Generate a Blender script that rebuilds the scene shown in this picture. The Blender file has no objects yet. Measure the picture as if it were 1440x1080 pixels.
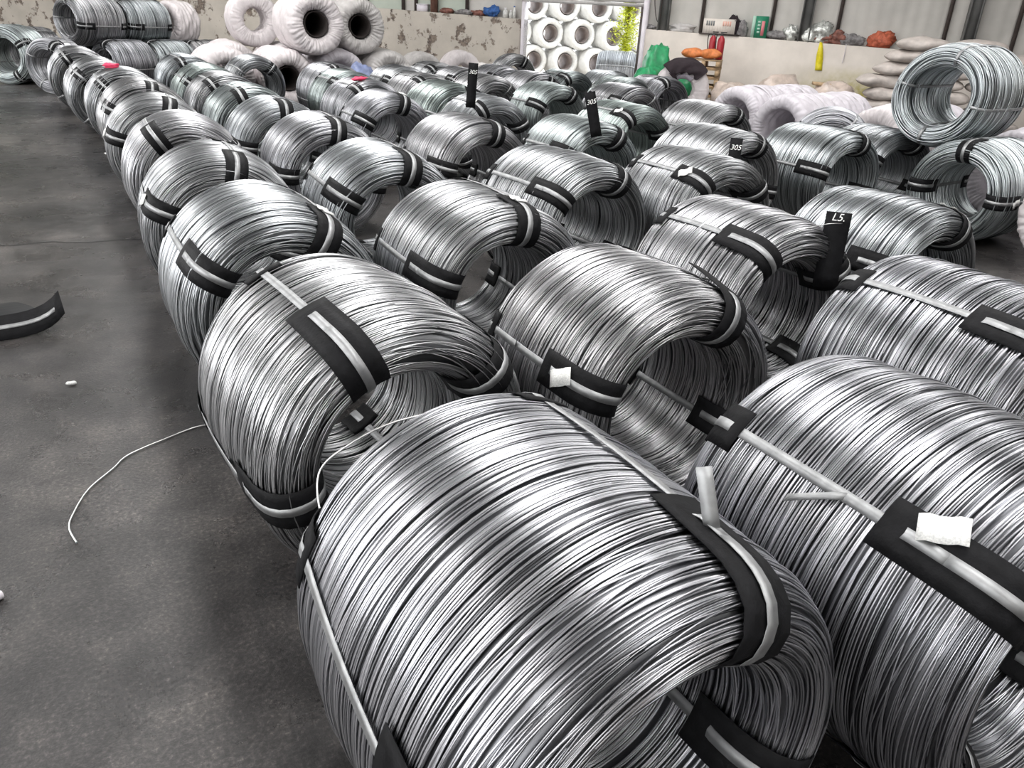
import bpy, math, random
import numpy as np
from mathutils import Vector, Matrix
from math import sin, cos, pi, radians, sqrt, atan2

random.seed(7)
RNG = np.random.default_rng(11)
SC = bpy.context.scene
COL = SC.collection

# ------------------------------------------------------------------ camera
cam_d = bpy.data.cameras.new('camera')
cam_d.sensor_width = 36.0
cam_d.lens = 1090.8 / 1440.0 * 36.0
cam_d.clip_start = 0.05
cam_d.clip_end = 300
cam = bpy.data.objects.new('camera', cam_d)
COL.objects.link(cam)
R_ = Vector((0.87345, -0.48462, 0.04722)); U_ = Vector((0.17016, 0.39466, 0.90293)); F_ = Vector((0.45622, 0.78063, -0.42718))
m = Matrix((R_, U_, -F_)).transposed().to_4x4()
m.translation = Vector((0, 0, 1.748))
cam.matrix_world = m
SC.camera = cam

# ------------------------------------------------------------------ world, exposure
w = bpy.data.worlds.new('sky'); SC.world = w; w.use_nodes = True
bg = w.node_tree.nodes['Background']
bg.inputs[0].default_value = (0.92, 0.96, 1.0, 1)
bg.inputs[1].default_value = 3.0
SC.view_settings.view_transform = 'Standard'
SC.view_settings.look = 'None'
SC.view_settings.gamma = 1
SC.view_settings.use_curve_mapping = False
SC.view_settings.exposure = 0.0

ROOF_Z = 6.5
# daylight through the three roof-light strips (they are built as structure below)
SKYLIGHTS = [(-5.5, -7.0, 27.0, 2.0), (2.6, -7.0, 22.0, 2.0), (10.7, -7.0, 14.5, 2.0)]
SKY_POWER = [850, 880, 720]
def area(name, loc, rot, sx, sy, power, col):
    l = bpy.data.lights.new(name, 'AREA'); l.shape = 'RECTANGLE'; l.size = sx; l.size_y = sy
    l.energy = power; l.color = col
    o = bpy.data.objects.new(name, l); o.location = loc; o.rotation_euler = rot; COL.objects.link(o); return o
for i, (x, y0, y1, wd) in enumerate(SKYLIGHTS):
    area('skylight_daylight', (x, (y0 + y1) / 2, ROOF_Z - 0.06), (0, 0, 0), wd, y1 - y0, SKY_POWER[i], (1.0, 0.99, 0.98))
# daylight through the window band in the left wall
area('window_daylight', (-7.85, 8.0, 2.9), (0, radians(-90), 0), 2.4, 30.0, 650, (0.93, 0.96, 1.0))

# ------------------------------------------------------------------ materials
MATS = {}
def nodes_of(name):
    mt = bpy.data.materials.new(name); mt.use_nodes = True
    nt = mt.node_tree; b = nt.nodes['Principled BSDF']
    MATS[name] = mt
    return mt, nt, b
def N(nt, typ, **kw):
    n = nt.nodes.new(typ)
    for k, v in kw.items():
        if k.startswith('i_'):
            key = k[2:]; key = int(key) if key.isdigit() else key.replace('_', ' ')
            n.inputs[key].default_value = v
        else: setattr(n, k, v)
    return n
def ramp(nt, fac, stops):
    r = nt.nodes.new('ShaderNodeValToRGB'); e = r.color_ramp.elements
    while len(e) > 1: e.remove(e[-1])
    e[0].position = stops[0][0]; e[0].color = (*stops[0][1], 1)
    for p_, c_ in stops[1:]:
        q = e.new(p_); q.color = (*c_, 1)
    nt.links.new(fac, r.inputs[0]); return r.outputs[0]
def plain(name, col, rough=0.6, metal=0.0, noise=0.0, scale=20.0, bump=0.0, bscale=60.0, **kw):
    mt, nt, b = nodes_of(name)
    b.inputs['Base Color'].default_value = (*col, 1); b.inputs['Roughness'].default_value = rough; b.inputs['Metallic'].default_value = metal
    for k, v in kw.items(): b.inputs[k.replace('_', ' ')].default_value = v
    tc = N(nt, 'ShaderNodeTexCoord')
    if noise > 0:
        nz = N(nt, 'ShaderNodeTexNoise', i_Scale=scale, i_Detail=5.0); nt.links.new(tc.outputs['Object'], nz.inputs['Vector'])
        lo = tuple(c * (1 - noise) for c in col); hi = tuple(min(1, c * (1 + noise)) for c in col)
        nt.links.new(ramp(nt, nz.outputs['Fac'], [(0.3, lo), (0.7, hi)]), b.inputs['Base Color'])
    if bump > 0:
        nb = N(nt, 'ShaderNodeTexNoise', i_Scale=bscale, i_Detail=4.0); nt.links.new(tc.outputs['Object'], nb.inputs['Vector'])
        bp = N(nt, 'ShaderNodeBump', i_Strength=bump, i_Distance=0.02); nt.links.new(nb.outputs['Fac'], bp.inputs['Height']); nt.links.new(bp.outputs[0], b.inputs['Normal'])
    return mt

def steel_mat():
    mt, nt, b = nodes_of('galvanized_wire')
    at = N(nt, 'ShaderNodeAttribute', attribute_name='tint')
    oi = N(nt, 'ShaderNodeObjectInfo')
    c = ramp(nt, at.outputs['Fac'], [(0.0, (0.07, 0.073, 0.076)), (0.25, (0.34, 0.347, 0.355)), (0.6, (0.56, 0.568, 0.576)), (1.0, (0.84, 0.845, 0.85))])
    tint = ramp(nt, oi.outputs['Random'], [(0.0, (0.90, 1.0, 0.955)), (0.35, (0.945, 0.975, 1.0)), (0.7, (1, 0.98, 0.985)), (1.0, (0.96, 0.955, 1.0))])
    mx = N(nt, 'ShaderNodeMix', data_type='RGBA', blend_type='MULTIPLY'); mx.inputs[0].default_value = 1
    nt.links.new(c, mx.inputs[6]); nt.links.new(tint, mx.inputs[7]); nt.links.new(mx.outputs[2], b.inputs['Base Color'])
    b.inputs['Metallic'].default_value = 1.0
    b.inputs['Roughness'].default_value = 0.34
    return mt
STEEL = steel_mat()
PAD = plain('black_pad', (0.007, 0.007, 0.008), 0.62, noise=0.4, scale=30, bump=0.15, bscale=90, Specular_IOR_Level=0.16)
RUBBER = plain('rubber_sheet', (0.010, 0.0105, 0.012), 0.5, Specular_IOR_Level=0.25)
STRAP = plain('steel_strap', (0.40, 0.405, 0.41), 0.58, 1.0, noise=0.2, scale=25)
PAPER = plain('paper_tag', (0.80, 0.80, 0.78), 0.8, noise=0.22, scale=220)
CHALK = plain('chalk', (0.85, 0.85, 0.83), 0.9)
WRAP = plain('woven_white_wrap', (0.60, 0.555, 0.56), 0.55, noise=0.10, scale=9, bump=0.35, bscale=26)
WRAPG = plain('woven_grey_wrap', (0.46, 0.44, 0.43), 0.5, noise=0.14, scale=9, bump=0.35, bscale=26)
WRAPL = plain('woven_lilac_wrap', (0.54, 0.51, 0.545), 0.5, noise=0.10, scale=9, bump=0.3, bscale=26)
BORESHADE = plain('bore_shade_dark', (0.035, 0.027, 0.025), 0.8, noise=0.2, scale=6)  # shade deep in the bores, put into the colour
BORESHADEPINK = plain('bore_shade_pinkish', (0.30, 0.25, 0.235), 0.7, noise=0.25, scale=5)  # yard coil bores: their shade is mixed into this tone
OUTWRAP = plain('outdoor_white_wrap', (0.82, 0.81, 0.79), 0.6, noise=0.06, scale=9, bump=0.2, bscale=26)
POLY = plain('clear_plastic_film', (0.80, 0.76, 0.74), 0.22, noise=0.18, scale=6, bump=0.6, bscale=9)
BEIGEFILM = plain('beige_plastic_film', (0.47, 0.39, 0.34), 0.3, noise=0.25, scale=7, bump=0.6, bscale=11)
GREEN = plain('green_tarpaulin', (0.03, 0.30, 0.12), 0.38, noise=0.35, scale=7, bump=0.4, bscale=8)
DARKCLOTH = plain('dark_cloth', (0.018, 0.010, 0.014), 0.85, noise=0.3, scale=14, bump=0.3, bscale=30)
GREYCLOTH = plain('lilac_cloth', (0.42, 0.39, 0.45), 0.85, noise=0.2, scale=14)
ORANGE = plain('orange_sack', (0.62, 0.20, 0.06), 0.65, noise=0.2, scale=18, bump=0.4, bscale=22)
RED = plain('extinguisher_red', (0.34, 0.015, 0.025), 0.35)
BLACKPL = plain('black_plastic', (0.02, 0.02, 0.02), 0.4)
WOOD = plain('pallet_wood', (0.42, 0.29, 0.17), 0.75, noise=0.3, scale=16)
SACK = plain('woven_sack', (0.42, 0.375, 0.345), 0.55, noise=0.14, scale=10, bump=0.3, bscale=24)
YELLOW = plain('yellow_ribbon', (0.74, 0.62, 0.02), 0.45, noise=0.15, scale=20)
PINK = plain('pink_ribbon', (0.75, 0.05, 0.13), 0.5)
PLASTER2 = plain('ledge_cap', (0.50, 0.46, 0.41), 0.9, noise=0.2, scale=6)
PANEL = plain('wall_sheet', (0.47, 0.45, 0.42), 0.5, noise=0.10, scale=2.5)
PANELG = plain('green_wall_sheet', (0.40, 0.44, 0.38), 0.5, noise=0.08, scale=2.5)
POST = plain('dark_frame', (0.07, 0.055, 0.05), 0.6, noise=0.2, scale=12)
RUST = plain('rusty_frame', (0.14, 0.07, 0.05), 0.7, noise=0.3, scale=14)
COLUMN = plain('grey_column', (0.17, 0.17, 0.165), 0.5, noise=0.2, scale=4)
WHITEPAINT = plain('white_paint', (0.72, 0.68, 0.72), 0.6, noise=0.1, scale=5)
CARTON = plain('white_carton', (0.70, 0.64, 0.58), 0.7, noise=0.06, scale=8)
GREENBOX = plain('green_carton', (0.02, 0.20, 0.11), 0.5, noise=0.25, scale=10)
PALEGREEN = plain('pale_green_carton', (0.40, 0.58, 0.48), 0.55)
PINKPRINT = plain('pink_print', (0.62, 0.20, 0.22), 0.6)
GREYPRINT = plain('grey_print', (0.22, 0.23, 0.23), 0.7)
SALMON = plain('salmon_print', (0.75, 0.42, 0.34), 0.7)
SILVERBAG = plain('silver_film', (0.55, 0.56, 0.53), 0.25, 0.4, noise=0.5, scale=16, bump=0.8, bscale=14)
BROWNBAG = plain('brown_bag', (0.20, 0.08, 0.06), 0.6, noise=0.5, scale=12, bump=0.6, bscale=16)
GREYJUNK = plain('grey_rag', (0.20, 0.19, 0.19), 0.8, noise=0.6, scale=12, bump=0.6, bscale=16)
ORANGERAG = plain('orange_rag', (0.42, 0.10, 0.05), 0.7, noise=0.4, scale=16, bump=0.5, bscale=16)
BLUERAG = plain('blue_rag', (0.03, 0.10, 0.30), 0.7, noise=0.4, scale=16)
BLUEWRAP = plain('blue_film', (0.20, 0.24, 0.40), 0.35, noise=0.3, scale=10, bump=0.5, bscale=16)
BOTTLE = plain('clear_bottle', (0.60, 0.60, 0.58), 0.15, noise=0.2, scale=20)
LEAF = plain('young_leaf', (0.52, 0.56, 0.03), 0.5, noise=0.4, scale=3)
BARK = plain('bark', (0.16, 0.11, 0.07), 0.9)
ROOFM = plain('roof_sheet', (0.20, 0.20, 0.20), 0.6, noise=0.1, scale=1)
OUTGROUND = plain('outdoor_concrete', (0.62, 0.58, 0.53), 0.85, noise=0.12, scale=1.5)

def floor_mat():
    mt, nt, b = nodes_of('worn_concrete')
    tc = N(nt, 'ShaderNodeTexCoord')
    def noise(sc, det=6.0, rough=0.6):
        n = N(nt, 'ShaderNodeTexNoise', i_Scale=sc, i_Detail=det, i_Roughness=rough); nt.links.new(tc.outputs['Object'], n.inputs['Vector']); return n.outputs['Fac']
    big = ramp(nt, noise(0.55), [(0.34, (0.015, 0.014, 0.014)), (0.50, (0.039, 0.0365, 0.036)), (0.66, (0.086, 0.080, 0.077))])
    mid = ramp(nt, noise(4.5, 8.0, 0.7), [(0.32, (0.50, 0.49, 0.49)), (0.5, (0.95, 0.94, 0.94)), (0.68, (1.55, 1.50, 1.45))])
    fine = ramp(nt, noise(70.0, 4.0, 0.75), [(0.36, (0.55, 0.55, 0.55)), (0.52, (1, 1, 1)), (0.62, (1.7, 1.66, 1.6)), (0.70, (3.2, 3.1, 2.9))])
    a = N(nt, 'ShaderNodeMix', data_type='RGBA', blend_type='MULTIPLY'); a.inputs[0].default_value = 1
    c = N(nt, 'ShaderNodeMix', data_type='RGBA', blend_type='MULTIPLY'); c.inputs[0].default_value = 1
    nt.links.new(big, a.inputs[6]); nt.links.new(mid, a.inputs[7]); nt.links.new(a.outputs[2], c.inputs[6]); nt.links.new(fine, c.inputs[7])
    nt.links.new(c.outputs[2], b.inputs['Base Color'])
    nt.links.new(ramp(nt, noise(3.0), [(0.3, (0.20,) * 3), (0.7, (0.42,) * 3)]), b.inputs['Roughness'])
    bp = N(nt, 'ShaderNodeBump', i_Strength=0.35, i_Distance=0.006)
    nt.links.new(noise(95.0, 6.0, 0.7), bp.inputs['Height']); nt.links.new(bp.outputs[0], b.inputs['Normal'])
    return mt
FLOOR = floor_mat()

def plaster_mat(name, peel_lo, peel_hi, base, yellow=False):
    mt, nt, b = nodes_of(name)
    tc = N(nt, 'ShaderNodeTexCoord')
    def noise(sc, det=8.0, rough=0.62):
        n = N(nt, 'ShaderNodeTexNoise', i_Scale=sc, i_Detail=det, i_Roughness=rough); nt.links.new(tc.outputs['Object'], n.inputs['Vector']); return n.outputs['Fac']
    lo = tuple(c * 0.80 for c in base)
    col = ramp(nt, noise(1.4), [(0.3, lo), (0.65, base)])
    if yellow:      # yellow-green stain splashed low on the right-hand wall
        sp = N(nt, 'ShaderNodeSeparateXYZ'); nt.links.new(tc.outputs['Object'], sp.inputs[0])
        def win(o, a, b_, c_, d_):
            r1 = N(nt, 'ShaderNodeMapRange', i_1=a, i_2=b_, i_3=0.0, i_4=1.0); nt.links.new(o, r1.inputs[0])
            r2 = N(nt, 'ShaderNodeMapRange', i_1=c_, i_2=d_, i_3=1.0, i_4=0.0); nt.links.new(o, r2.inputs[0])
            q = N(nt, 'ShaderNodeMath', operation='MULTIPLY'); nt.links.new(r1.outputs[0], q.inputs[0]); nt.links.new(r2.outputs[0], q.inputs[1]); return q.outputs[0]
        q = N(nt, 'ShaderNodeMath', operation='MULTIPLY'); nt.links.new(win(sp.outputs[0], 6.2, 7.6, 8.4, 9.6), q.inputs[0]); nt.links.new(win(sp.outputs[2], -0.5, 0.0, 0.62, 1.15), q.inputs[1])
        q2 = N(nt, 'ShaderNodeMath', operation='MULTIPLY'); nt.links.new(q.outputs[0], q2.inputs[0])
        nt.links.new(ramp(nt, noise(7.0), [(0.3, (0.3,) * 3), (0.6, (1,) * 3)]), q2.inputs[1])
        my = N(nt, 'ShaderNodeMix', data_type='RGBA'); nt.links.new(q2.outputs[0], my.inputs[0]); nt.links.new(col, my.inputs[6]); my.inputs[7].default_value = (0.36, 0.31, 0.10, 1)
        col = my.outputs[2]
    pm = ramp(nt, noise(2.2, 10.0, 0.68), [(peel_lo, (0,) * 3), (peel_hi, (1,) * 3)])
    mx = N(nt, 'ShaderNodeMix', data_type='RGBA'); nt.links.new(pm, mx.inputs[0]); nt.links.new(col, mx.inputs[6])
    nt.links.new(ramp(nt, noise(9.0), [(0.35, (0.06, 0.045, 0.04)), (0.65, (0.26, 0.21, 0.17))]), mx.inputs[7])
    nt.links.new(mx.outputs[2], b.inputs['Base Color']); b.inputs['Roughness'].default_value = 0.9
    inv = N(nt, 'ShaderNodeMath', operation='SUBTRACT'); inv.inputs[0].default_value = 1; nt.links.new(pm, inv.inputs[1])
    bp = N(nt, 'ShaderNodeBump', i_Strength=0.5, i_Distance=0.012); nt.links.new(inv.outputs[0], bp.inputs['Height']); nt.links.new(bp.outputs[0], b.inputs['Normal'])
    return mt
PLASTER_L = plaster_mat('peeling_plaster', 0.545, 0.57, (0.50, 0.455, 0.40))
PLASTER_R = plaster_mat('stained_plaster', 0.68, 0.70, (0.70, 0.64, 0.58), yellow=True)
def emit_mat(name, col, s):
    mt, nt, b = nodes_of(name)
    b.inputs['Base Color'].default_value = (0.8, 0.8, 0.8, 1); b.inputs['Emission Color'].default_value = (*col, 1); b.inputs['Emission Strength'].default_value = s
    return mt
SKYPANE = emit_mat('translucent_roof_light', (1, 0.99, 0.97), 3.0)

# ------------------------------------------------------------------ mesh helpers
def mesh_np(name, V, faces_quads, mat, smooth=True, attr=None, tris=None):
    V = np.asarray(V, dtype=np.float32); Q = np.asarray(faces_quads, dtype=np.int32).reshape(-1, 4)
    me = bpy.data.meshes.new(name)
    nq = len(Q); nt_ = 0 if tris is None else len(tris)
    idx = Q.ravel() if nt_ == 0 else np.concatenate([Q.ravel(), np.asarray(tris, dtype=np.int32).ravel()])
    st = np.concatenate([np.arange(nq) * 4, nq * 4 + np.arange(nt_) * 3]).astype(np.int32)
    me.vertices.add(len(V)); me.vertices.foreach_set('co', V.ravel())
    me.loops.add(len(idx)); me.loops.foreach_set('vertex_index', idx)
    me.polygons.add(len(st)); me.polygons.foreach_set('loop_start', st)
    me.update(calc_edges=True)
    if smooth: me.polygons.foreach_set('use_smooth', np.ones(len(st), dtype=bool))
    if attr is not None:
        a = me.attributes.new('tint', 'FLOAT', 'POINT'); a.data.foreach_set('value', np.asarray(attr, dtype=np.float32))
    me.materials.append(mat); me.validate()
    return me
def obj(name, me, parent=None, loc=(0, 0, 0), rot=(0, 0, 0), scale=(1, 1, 1)):
    o = bpy.data.objects.new(name, me); COL.objects.link(o)
    o.parent = parent; o.location = loc; o.rotation_euler = rot; o.scale = scale
    return o
def tag(o, label=None, cat=None, group=None, kind=None):
    if label: o['label'] = label
    if cat: o['category'] = cat
    if group: o['group'] = group
    if kind: o['kind'] = kind
    return o
def thing(name, label, cat, loc, rz=0.0, group=None):
    o = bpy.data.objects.new(name, None); COL.objects.link(o); o.empty_display_size = 0.1
    o.location = loc; o.rotation_euler = (0, 0, rz)
    return tag(o, label, cat, group)
class MB:
    def __init__(s): s.v = []; s.q = []; s.t = []
    def add(s, V, Q, T=()):
        n = len(s.v); s.v += [tuple(map(float, p)) for p in V]; s.q += [tuple(i + n for i in f) for f in Q]; s.t += [tuple(i + n for i in f) for f in T]
    def box(s, c, d, rz=0.0, tilt=None):
        cx, cy, cz = c; hx, hy, hz = d[0] / 2, d[1] / 2, d[2] / 2
        P = [(x, y, z) for z in (-hz, hz) for y in (-hy, hy) for x in (-hx, hx)]
        M_ = Matrix.Rotation(rz, 3, 'Z')
        if tilt is not None: M_ = M_ @ tilt
        P = [tuple(M_ @ Vector(p) + Vector(c)) for p in P]
        s.add(P, [(0, 2, 3, 1), (4, 5, 7, 6), (0, 1, 5, 4), (2, 6, 7, 3), (0, 4, 6, 2), (1, 3, 7, 5)])
    def lathe(s, prof, n=20, c=(0, 0, 0)):
        V = []; Q = []
        for (r, z) in prof:
            for k in range(n): V.append((c[0] + r * cos(2 * pi * k / n), c[1] + r * sin(2 * pi * k / n), c[2] + z))
        for j in range(len(prof) - 1):
            for k in range(n): Q.append((j * n + k, j * n + (k + 1) % n, (j + 1) * n + (k + 1) % n, (j + 1) * n + k))
        s.add(V, Q)
    def tube(s, pts, r, n=6):
        P = [Vector(p) for p in pts]; V = []; Q = []
        for i, p in enumerate(P):
            t = (P[min(i + 1, len(P) - 1)] - P[max(i - 1, 0)]).normalized()
            a = t.orthogonal().normalized() if abs(t.z) > 0.95 else Vector((0, 0, 1)).cross(t).normalized()
            b = t.cross(a)
            rr = r[i] if isinstance(r, (list, tuple)) else r
            for k in range(n): V.append(p + a * rr * cos(2 * pi * k / n) + b * rr * sin(2 * pi * k / n))
        for i in range(len(P) - 1):
            for k in range(n): Q.append((i * n + k, i * n + (k + 1) % n, (i + 1) * n + (k + 1) % n, (i + 1) * n + k))
        s.add(V, Q)
    def build(s, name, mat, parent=None, smooth=False, loc=(0, 0, 0), rot=(0, 0, 0)):
        me = mesh_np(name, s.v, s.q, mat, smooth, tris=s.t if s.t else None)
        return obj(name, me, parent, loc, rot)

def smooth_noise(x, y, z, seed=0):
    r = np.random.default_rng(seed); out = 0
    for k in range(7):
        d = r.normal(size=3); ph = r.uniform(0, 6.28); f_ = (1 + k * 0.7)
        out = out + np.sin((d[0] * x + d[1] * y + d[2] * z) * f_ * 2.2 + ph) / (1 + 0.5 * k)
    return out / 2.6
def lump(name, mat, c, d, seed, parent=None, rough=0.22, nu=26, nv=16, rz=0.0, flat=True, sharp=1.0, freq=1.0):
    """a crumpled soft heap (bag, tarpaulin, rag): squashed ball pushed about by noise, flat underneath"""
    th = np.linspace(0, 2 * pi, nu, endpoint=False); ph = np.linspace(0.02, pi - 0.02, nv)
    T, P = np.meshgrid(th, ph)
    x = np.sin(P) * np.cos(T); y = np.sin(P) * np.sin(T); z = np.cos(P)
    sgn = lambda a, e: np.sign(a) * np.abs(a) ** e
    n = smooth_noise(x * freq, y * freq, z * freq, seed) + 0.5 * smooth_noise(x * 3.1 * freq, y * 3.1 * freq, z * 3.1 * freq, seed + 5)
    r = 1 + rough * n
    x, y, z = sgn(x, sharp) * r * d[0] / 2, sgn(y, sharp) * r * d[1] / 2, sgn(z, sharp) * r * d[2] / 2
    if flat: z = np.maximum(z, -d[2] * 0.42)
    V = np.stack([x, y, z], -1).reshape(-1, 3)
    Q = [(j * nu + k, (j + 1) * nu + k, (j + 1) * nu + (k + 1) % nu, j * nu + (k + 1) % nu) for j in range(nv - 1) for k in range(nu)]
    Tr = []; V = list(map(tuple, V)); V.append((0, 0, V[0][2])); V.append((0, 0, V[-2][2]))
    n0 = len(V) - 2
    for k in range(nu): Tr.append((n0, k, (k + 1) % nu)); Tr.append((n0 + 1, (nv - 1) * nu + (k + 1) % nu, (nv - 1) * nu + k))
    me = mesh_np(name, V, Q, mat, True, tris=Tr)
    return obj(name, me, parent, c, (0, 0, rz))

# ------------------------------------------------------------------ the hall
W0 = Vector((10.45, 18.29, 0)); WD = Vector((0.68166, -0.73167, 0)); WN = Vector((-0.73167, -0.68166, 0))
W_RZ = atan2(WD.y, WD.x)
def wp(s, off=0.0, z=0.0): return W0 + WD * s + WN * off + Vector((0, 0, z))
def ledge_z(s): return 1.712 - 0.0215 * s - 0.0006 * max(0, s) ** 1.6
XL, XR, YB = -8.0, 20.8, -9.0
mb = MB()
SL = (XL - W0.x) / WD.x; SR_ = (XR - W0.x) / WD.x
pA = wp(SL); pB = wp(SR_)
mb.add([(XL, YB, 0), (XR, YB, 0), (pB.x, pB.y, 0), (pA.x, pA.y, 0)], [(0, 1, 2, 3)])
floor = tag(mb.build('floor', FLOOR), 'dark worn concrete floor with pale scuffs and stains', kind='structure')
# crack across the floor of the aisle
mb = MB(); pts = []
for k in range(41):
    t = k / 40.0
    pts.append((-1.9 + 2.55 * t, 7.15 - 0.45 * t + 0.03 * sin(t * 31) + random.uniform(-.012, .012)))
V = []; Q = []
for k, (x, y) in enumerate(pts):
    hw = 0.006 + random.uniform(0, .006); V += [(x, y - hw, 0.002), (x, y + hw, 0.002)]
for k in range(40): Q.append((2 * k, 2 * k + 2, 2 * k + 3, 2 * k + 1))
mb.add(V, Q); mb.build('crack', BLACKPL, floor)

def rect_wall(name, p, q, z0, z1, mat, thick=0.2):
    d = (Vector(q) - Vector(p)); L = d.length; mb = MB()
    mb.box((L / 2, 0, (z0 + z1) / 2), (L, thick, z1 - z0))
    return tag(mb.build(name, mat, None, loc=p, rot=(0, 0, atan2(d.y, d.x))), kind='structure')
rect_wall('wall_right', (XR + .1, YB, 0), (XR + .1, pB.y, 0), 0, ROOF_Z, PANEL)
rect_wall('wall_rear', (XL, YB - .1, 0), (XR, YB - .1, 0), 0, ROOF_Z, PANEL)
# left wall with a long window band
wl = rect_wall('wall_left', (XL - .1, YB, 0), (XL - .1, pA.y, 0), 0, 1.7, PANEL)
mb = MB(); mb.box(((pA.y - YB) / 2, 0, (4.1 + ROOF_Z) / 2), (pA.y - YB, .2, ROOF_Z - 4.1)); mb.build('upper_wall', PANEL, wl)
mb = MB()
for k in range(13): mb = MB(); mb.box((k * (pA.y - YB) / 12, 0, 2.9), (.3, .2, 2.4)); mb.build('pier', PANEL, wl)
for k in range(12):
    L = (pA.y - YB) / 12
    mb = MB(); mb.box((XL - .06, YB + (k + .5) * L, 2.9), (.02, L - .3, 2.4))
    wdw = tag(mb.build('window_%d' % (k + 1), SKYPANE), kind='structure')
# roof with three translucent strips
mb = MB()
def roof_y(x): return W0.y + (x - W0.x) / WD.x * WD.y + .3
def roof_slab(x0, x1, ya, yb0, yb1):
    mb.add([(x0, ya, ROOF_Z), (x1, ya, ROOF_Z), (x1, yb1, ROOF_Z), (x0, yb0, ROOF_Z), (x0, ya, ROOF_Z + .1), (x1, ya, ROOF_Z + .1), (x1, yb1, ROOF_Z + .1), (x0, yb0, ROOF_Z + .1)],
           [(0, 3, 2, 1), (4, 5, 6, 7), (0, 1, 5, 4), (1, 2, 6, 5), (2, 3, 7, 6), (3, 0, 4, 7)])
edges = [XL - .2]
for (x, y0, y1, wd) in SKYLIGHTS: edges += [x - wd / 2, x + wd / 2]
edges.append(XR + .2)
for k in range(0, len(edges), 2): roof_slab(edges[k], edges[k + 1], YB - .3, roof_y(edges[k]), roof_y(edges[k + 1]))
for (x, y0, y1, wd) in SKYLIGHTS:
    roof_slab(x - wd / 2, x + wd / 2, YB - .3, y0, y0); roof_slab(x - wd / 2, x + wd / 2, y1, roof_y(x - wd / 2), roof_y(x + wd / 2))
ceil = tag(mb.build('ceiling', ROOFM), kind='structure')
for (x, y0, y1, wd) in SKYLIGHTS:
    mb = MB(); mb.box((x, (y0 + y1) / 2, ROOF_Z + .05), (wd, y1 - y0, .02)); mb.build('roof_light', SKYPANE, ceil)

# back wall: plastered plinth with a ledge, sheet panels above, a tall doorway
D0, D1, DZ = 0.04, 2.93, 2.10
def plinth(name, s0, s1, mat):
    n = max(2, int((s1 - s0) / 0.6)); mb = MB(); V = []; Q = []
    T = 0.32
    for k in range(n + 1):
        s = s0 + (s1 - s0) * k / n; z = ledge_z(s)
        V += [(s, 0, 0), (s, 0, z - .01), (s, .03, z), (s, T, z), (s, T, 0)]
    for k in range(n):
        for j in range(4): a = k * 5 + j; Q.append((a, a + 5, a + 6, a + 1))
    e = n * 5
    mb.add(V, Q + [(0, 1, 3, 4), (e, e + 4, e + 3, e + 1)], [(1, 2, 3), (e + 1, e + 3, e + 2)])
    return tag(mb.build(name, mat, None, loc=W0, rot=(0, 0, W_RZ)), kind='structure')
wbl = plinth('wall_back', SL, D0, PLASTER_L); wbl['label'] = 'cream plaster wall with dark peeling patches left of the doorway'
wbr = plinth('wall_back_right', D1 + .1, SR_, PLASTER_R); wbr['label'] = 'pale plaster wall with a yellow stain right of the doorway'
def panel_mesh(L, z0, z1):
    """one corrugated cladding sheet"""
    n = max(4, int(L / 0.06)); V = []; Q = []
    for k in range(n + 1):
        x = L * k / n; y = 0.012 * (1 if (k % 4) in (0,) else 0)
        V += [(x, -y, z0), (x, -y, z1), (x, .03, z0), (x, .03, z1)]
    for k in range(n): a = k * 4; Q += [(a, a + 4, a + 5, a + 1), (a + 2, a + 3, a + 7, a + 6)]
    Q += [(0, 1, 3, 2), (n * 4, n * 4 + 2, n * 4 + 3, n * 4 + 1)]
    return V, Q
def panels(parent, seams, mats):
    for k in range(len(seams) - 1):
        a, b = seams[k] + .02, seams[k + 1] - .02
        mb = MB(); V, Q = panel_mesh(b - a, min(ledge_z(a), ledge_z(b)) - .02, ROOF_Z); mb.add([(v[0] + a, v[1] + .26, v[2]) for v in V], Q)
        mb.build('panel', mats[k % len(mats)], parent)
    for sx in seams[1:-1]:
        mb = MB(); z0 = ledge_z(sx) - .01; mb.box((sx, .22, (z0 + ROOF_Z) / 2), (.07, .08, ROOF_Z - z0)); mb.build('post', POST, parent)
panels(wbl, [SL, -20, -17, -14, -11, -8.6, -6.2, -4.35, -3.31, -2.95, -1.55, D0 - .05], [PANEL, PANELG])
panels(wbr, [D1 + .1, 4.3, 5.87, 7.29, 9.47, 10.81, 12.3, SR_], [PANEL])
for sx in (3.43, 6.60, 9.92):
    mb = MB(); z0 = ledge_z(sx) - .01
    for dx in (-.11, .11): mb.box((sx + dx, .12, (z0 + ROOF_Z) / 2), (.025, .22, ROOF_Z - z0))
    mb.box((sx, .12, (z0 + ROOF_Z) / 2), (.22, .03, ROOF_Z - z0)); mb.build('column', COLUMN, wbr)
for sx in (-2.42, -7.0):
    mb = MB(); z0 = ledge_z(sx) - .01; mb.box((sx, .16, (z0 + ROOF_Z) / 2), (.16, .12, ROOF_Z - z0)); mb.build('column', RUST, wbl)
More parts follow.
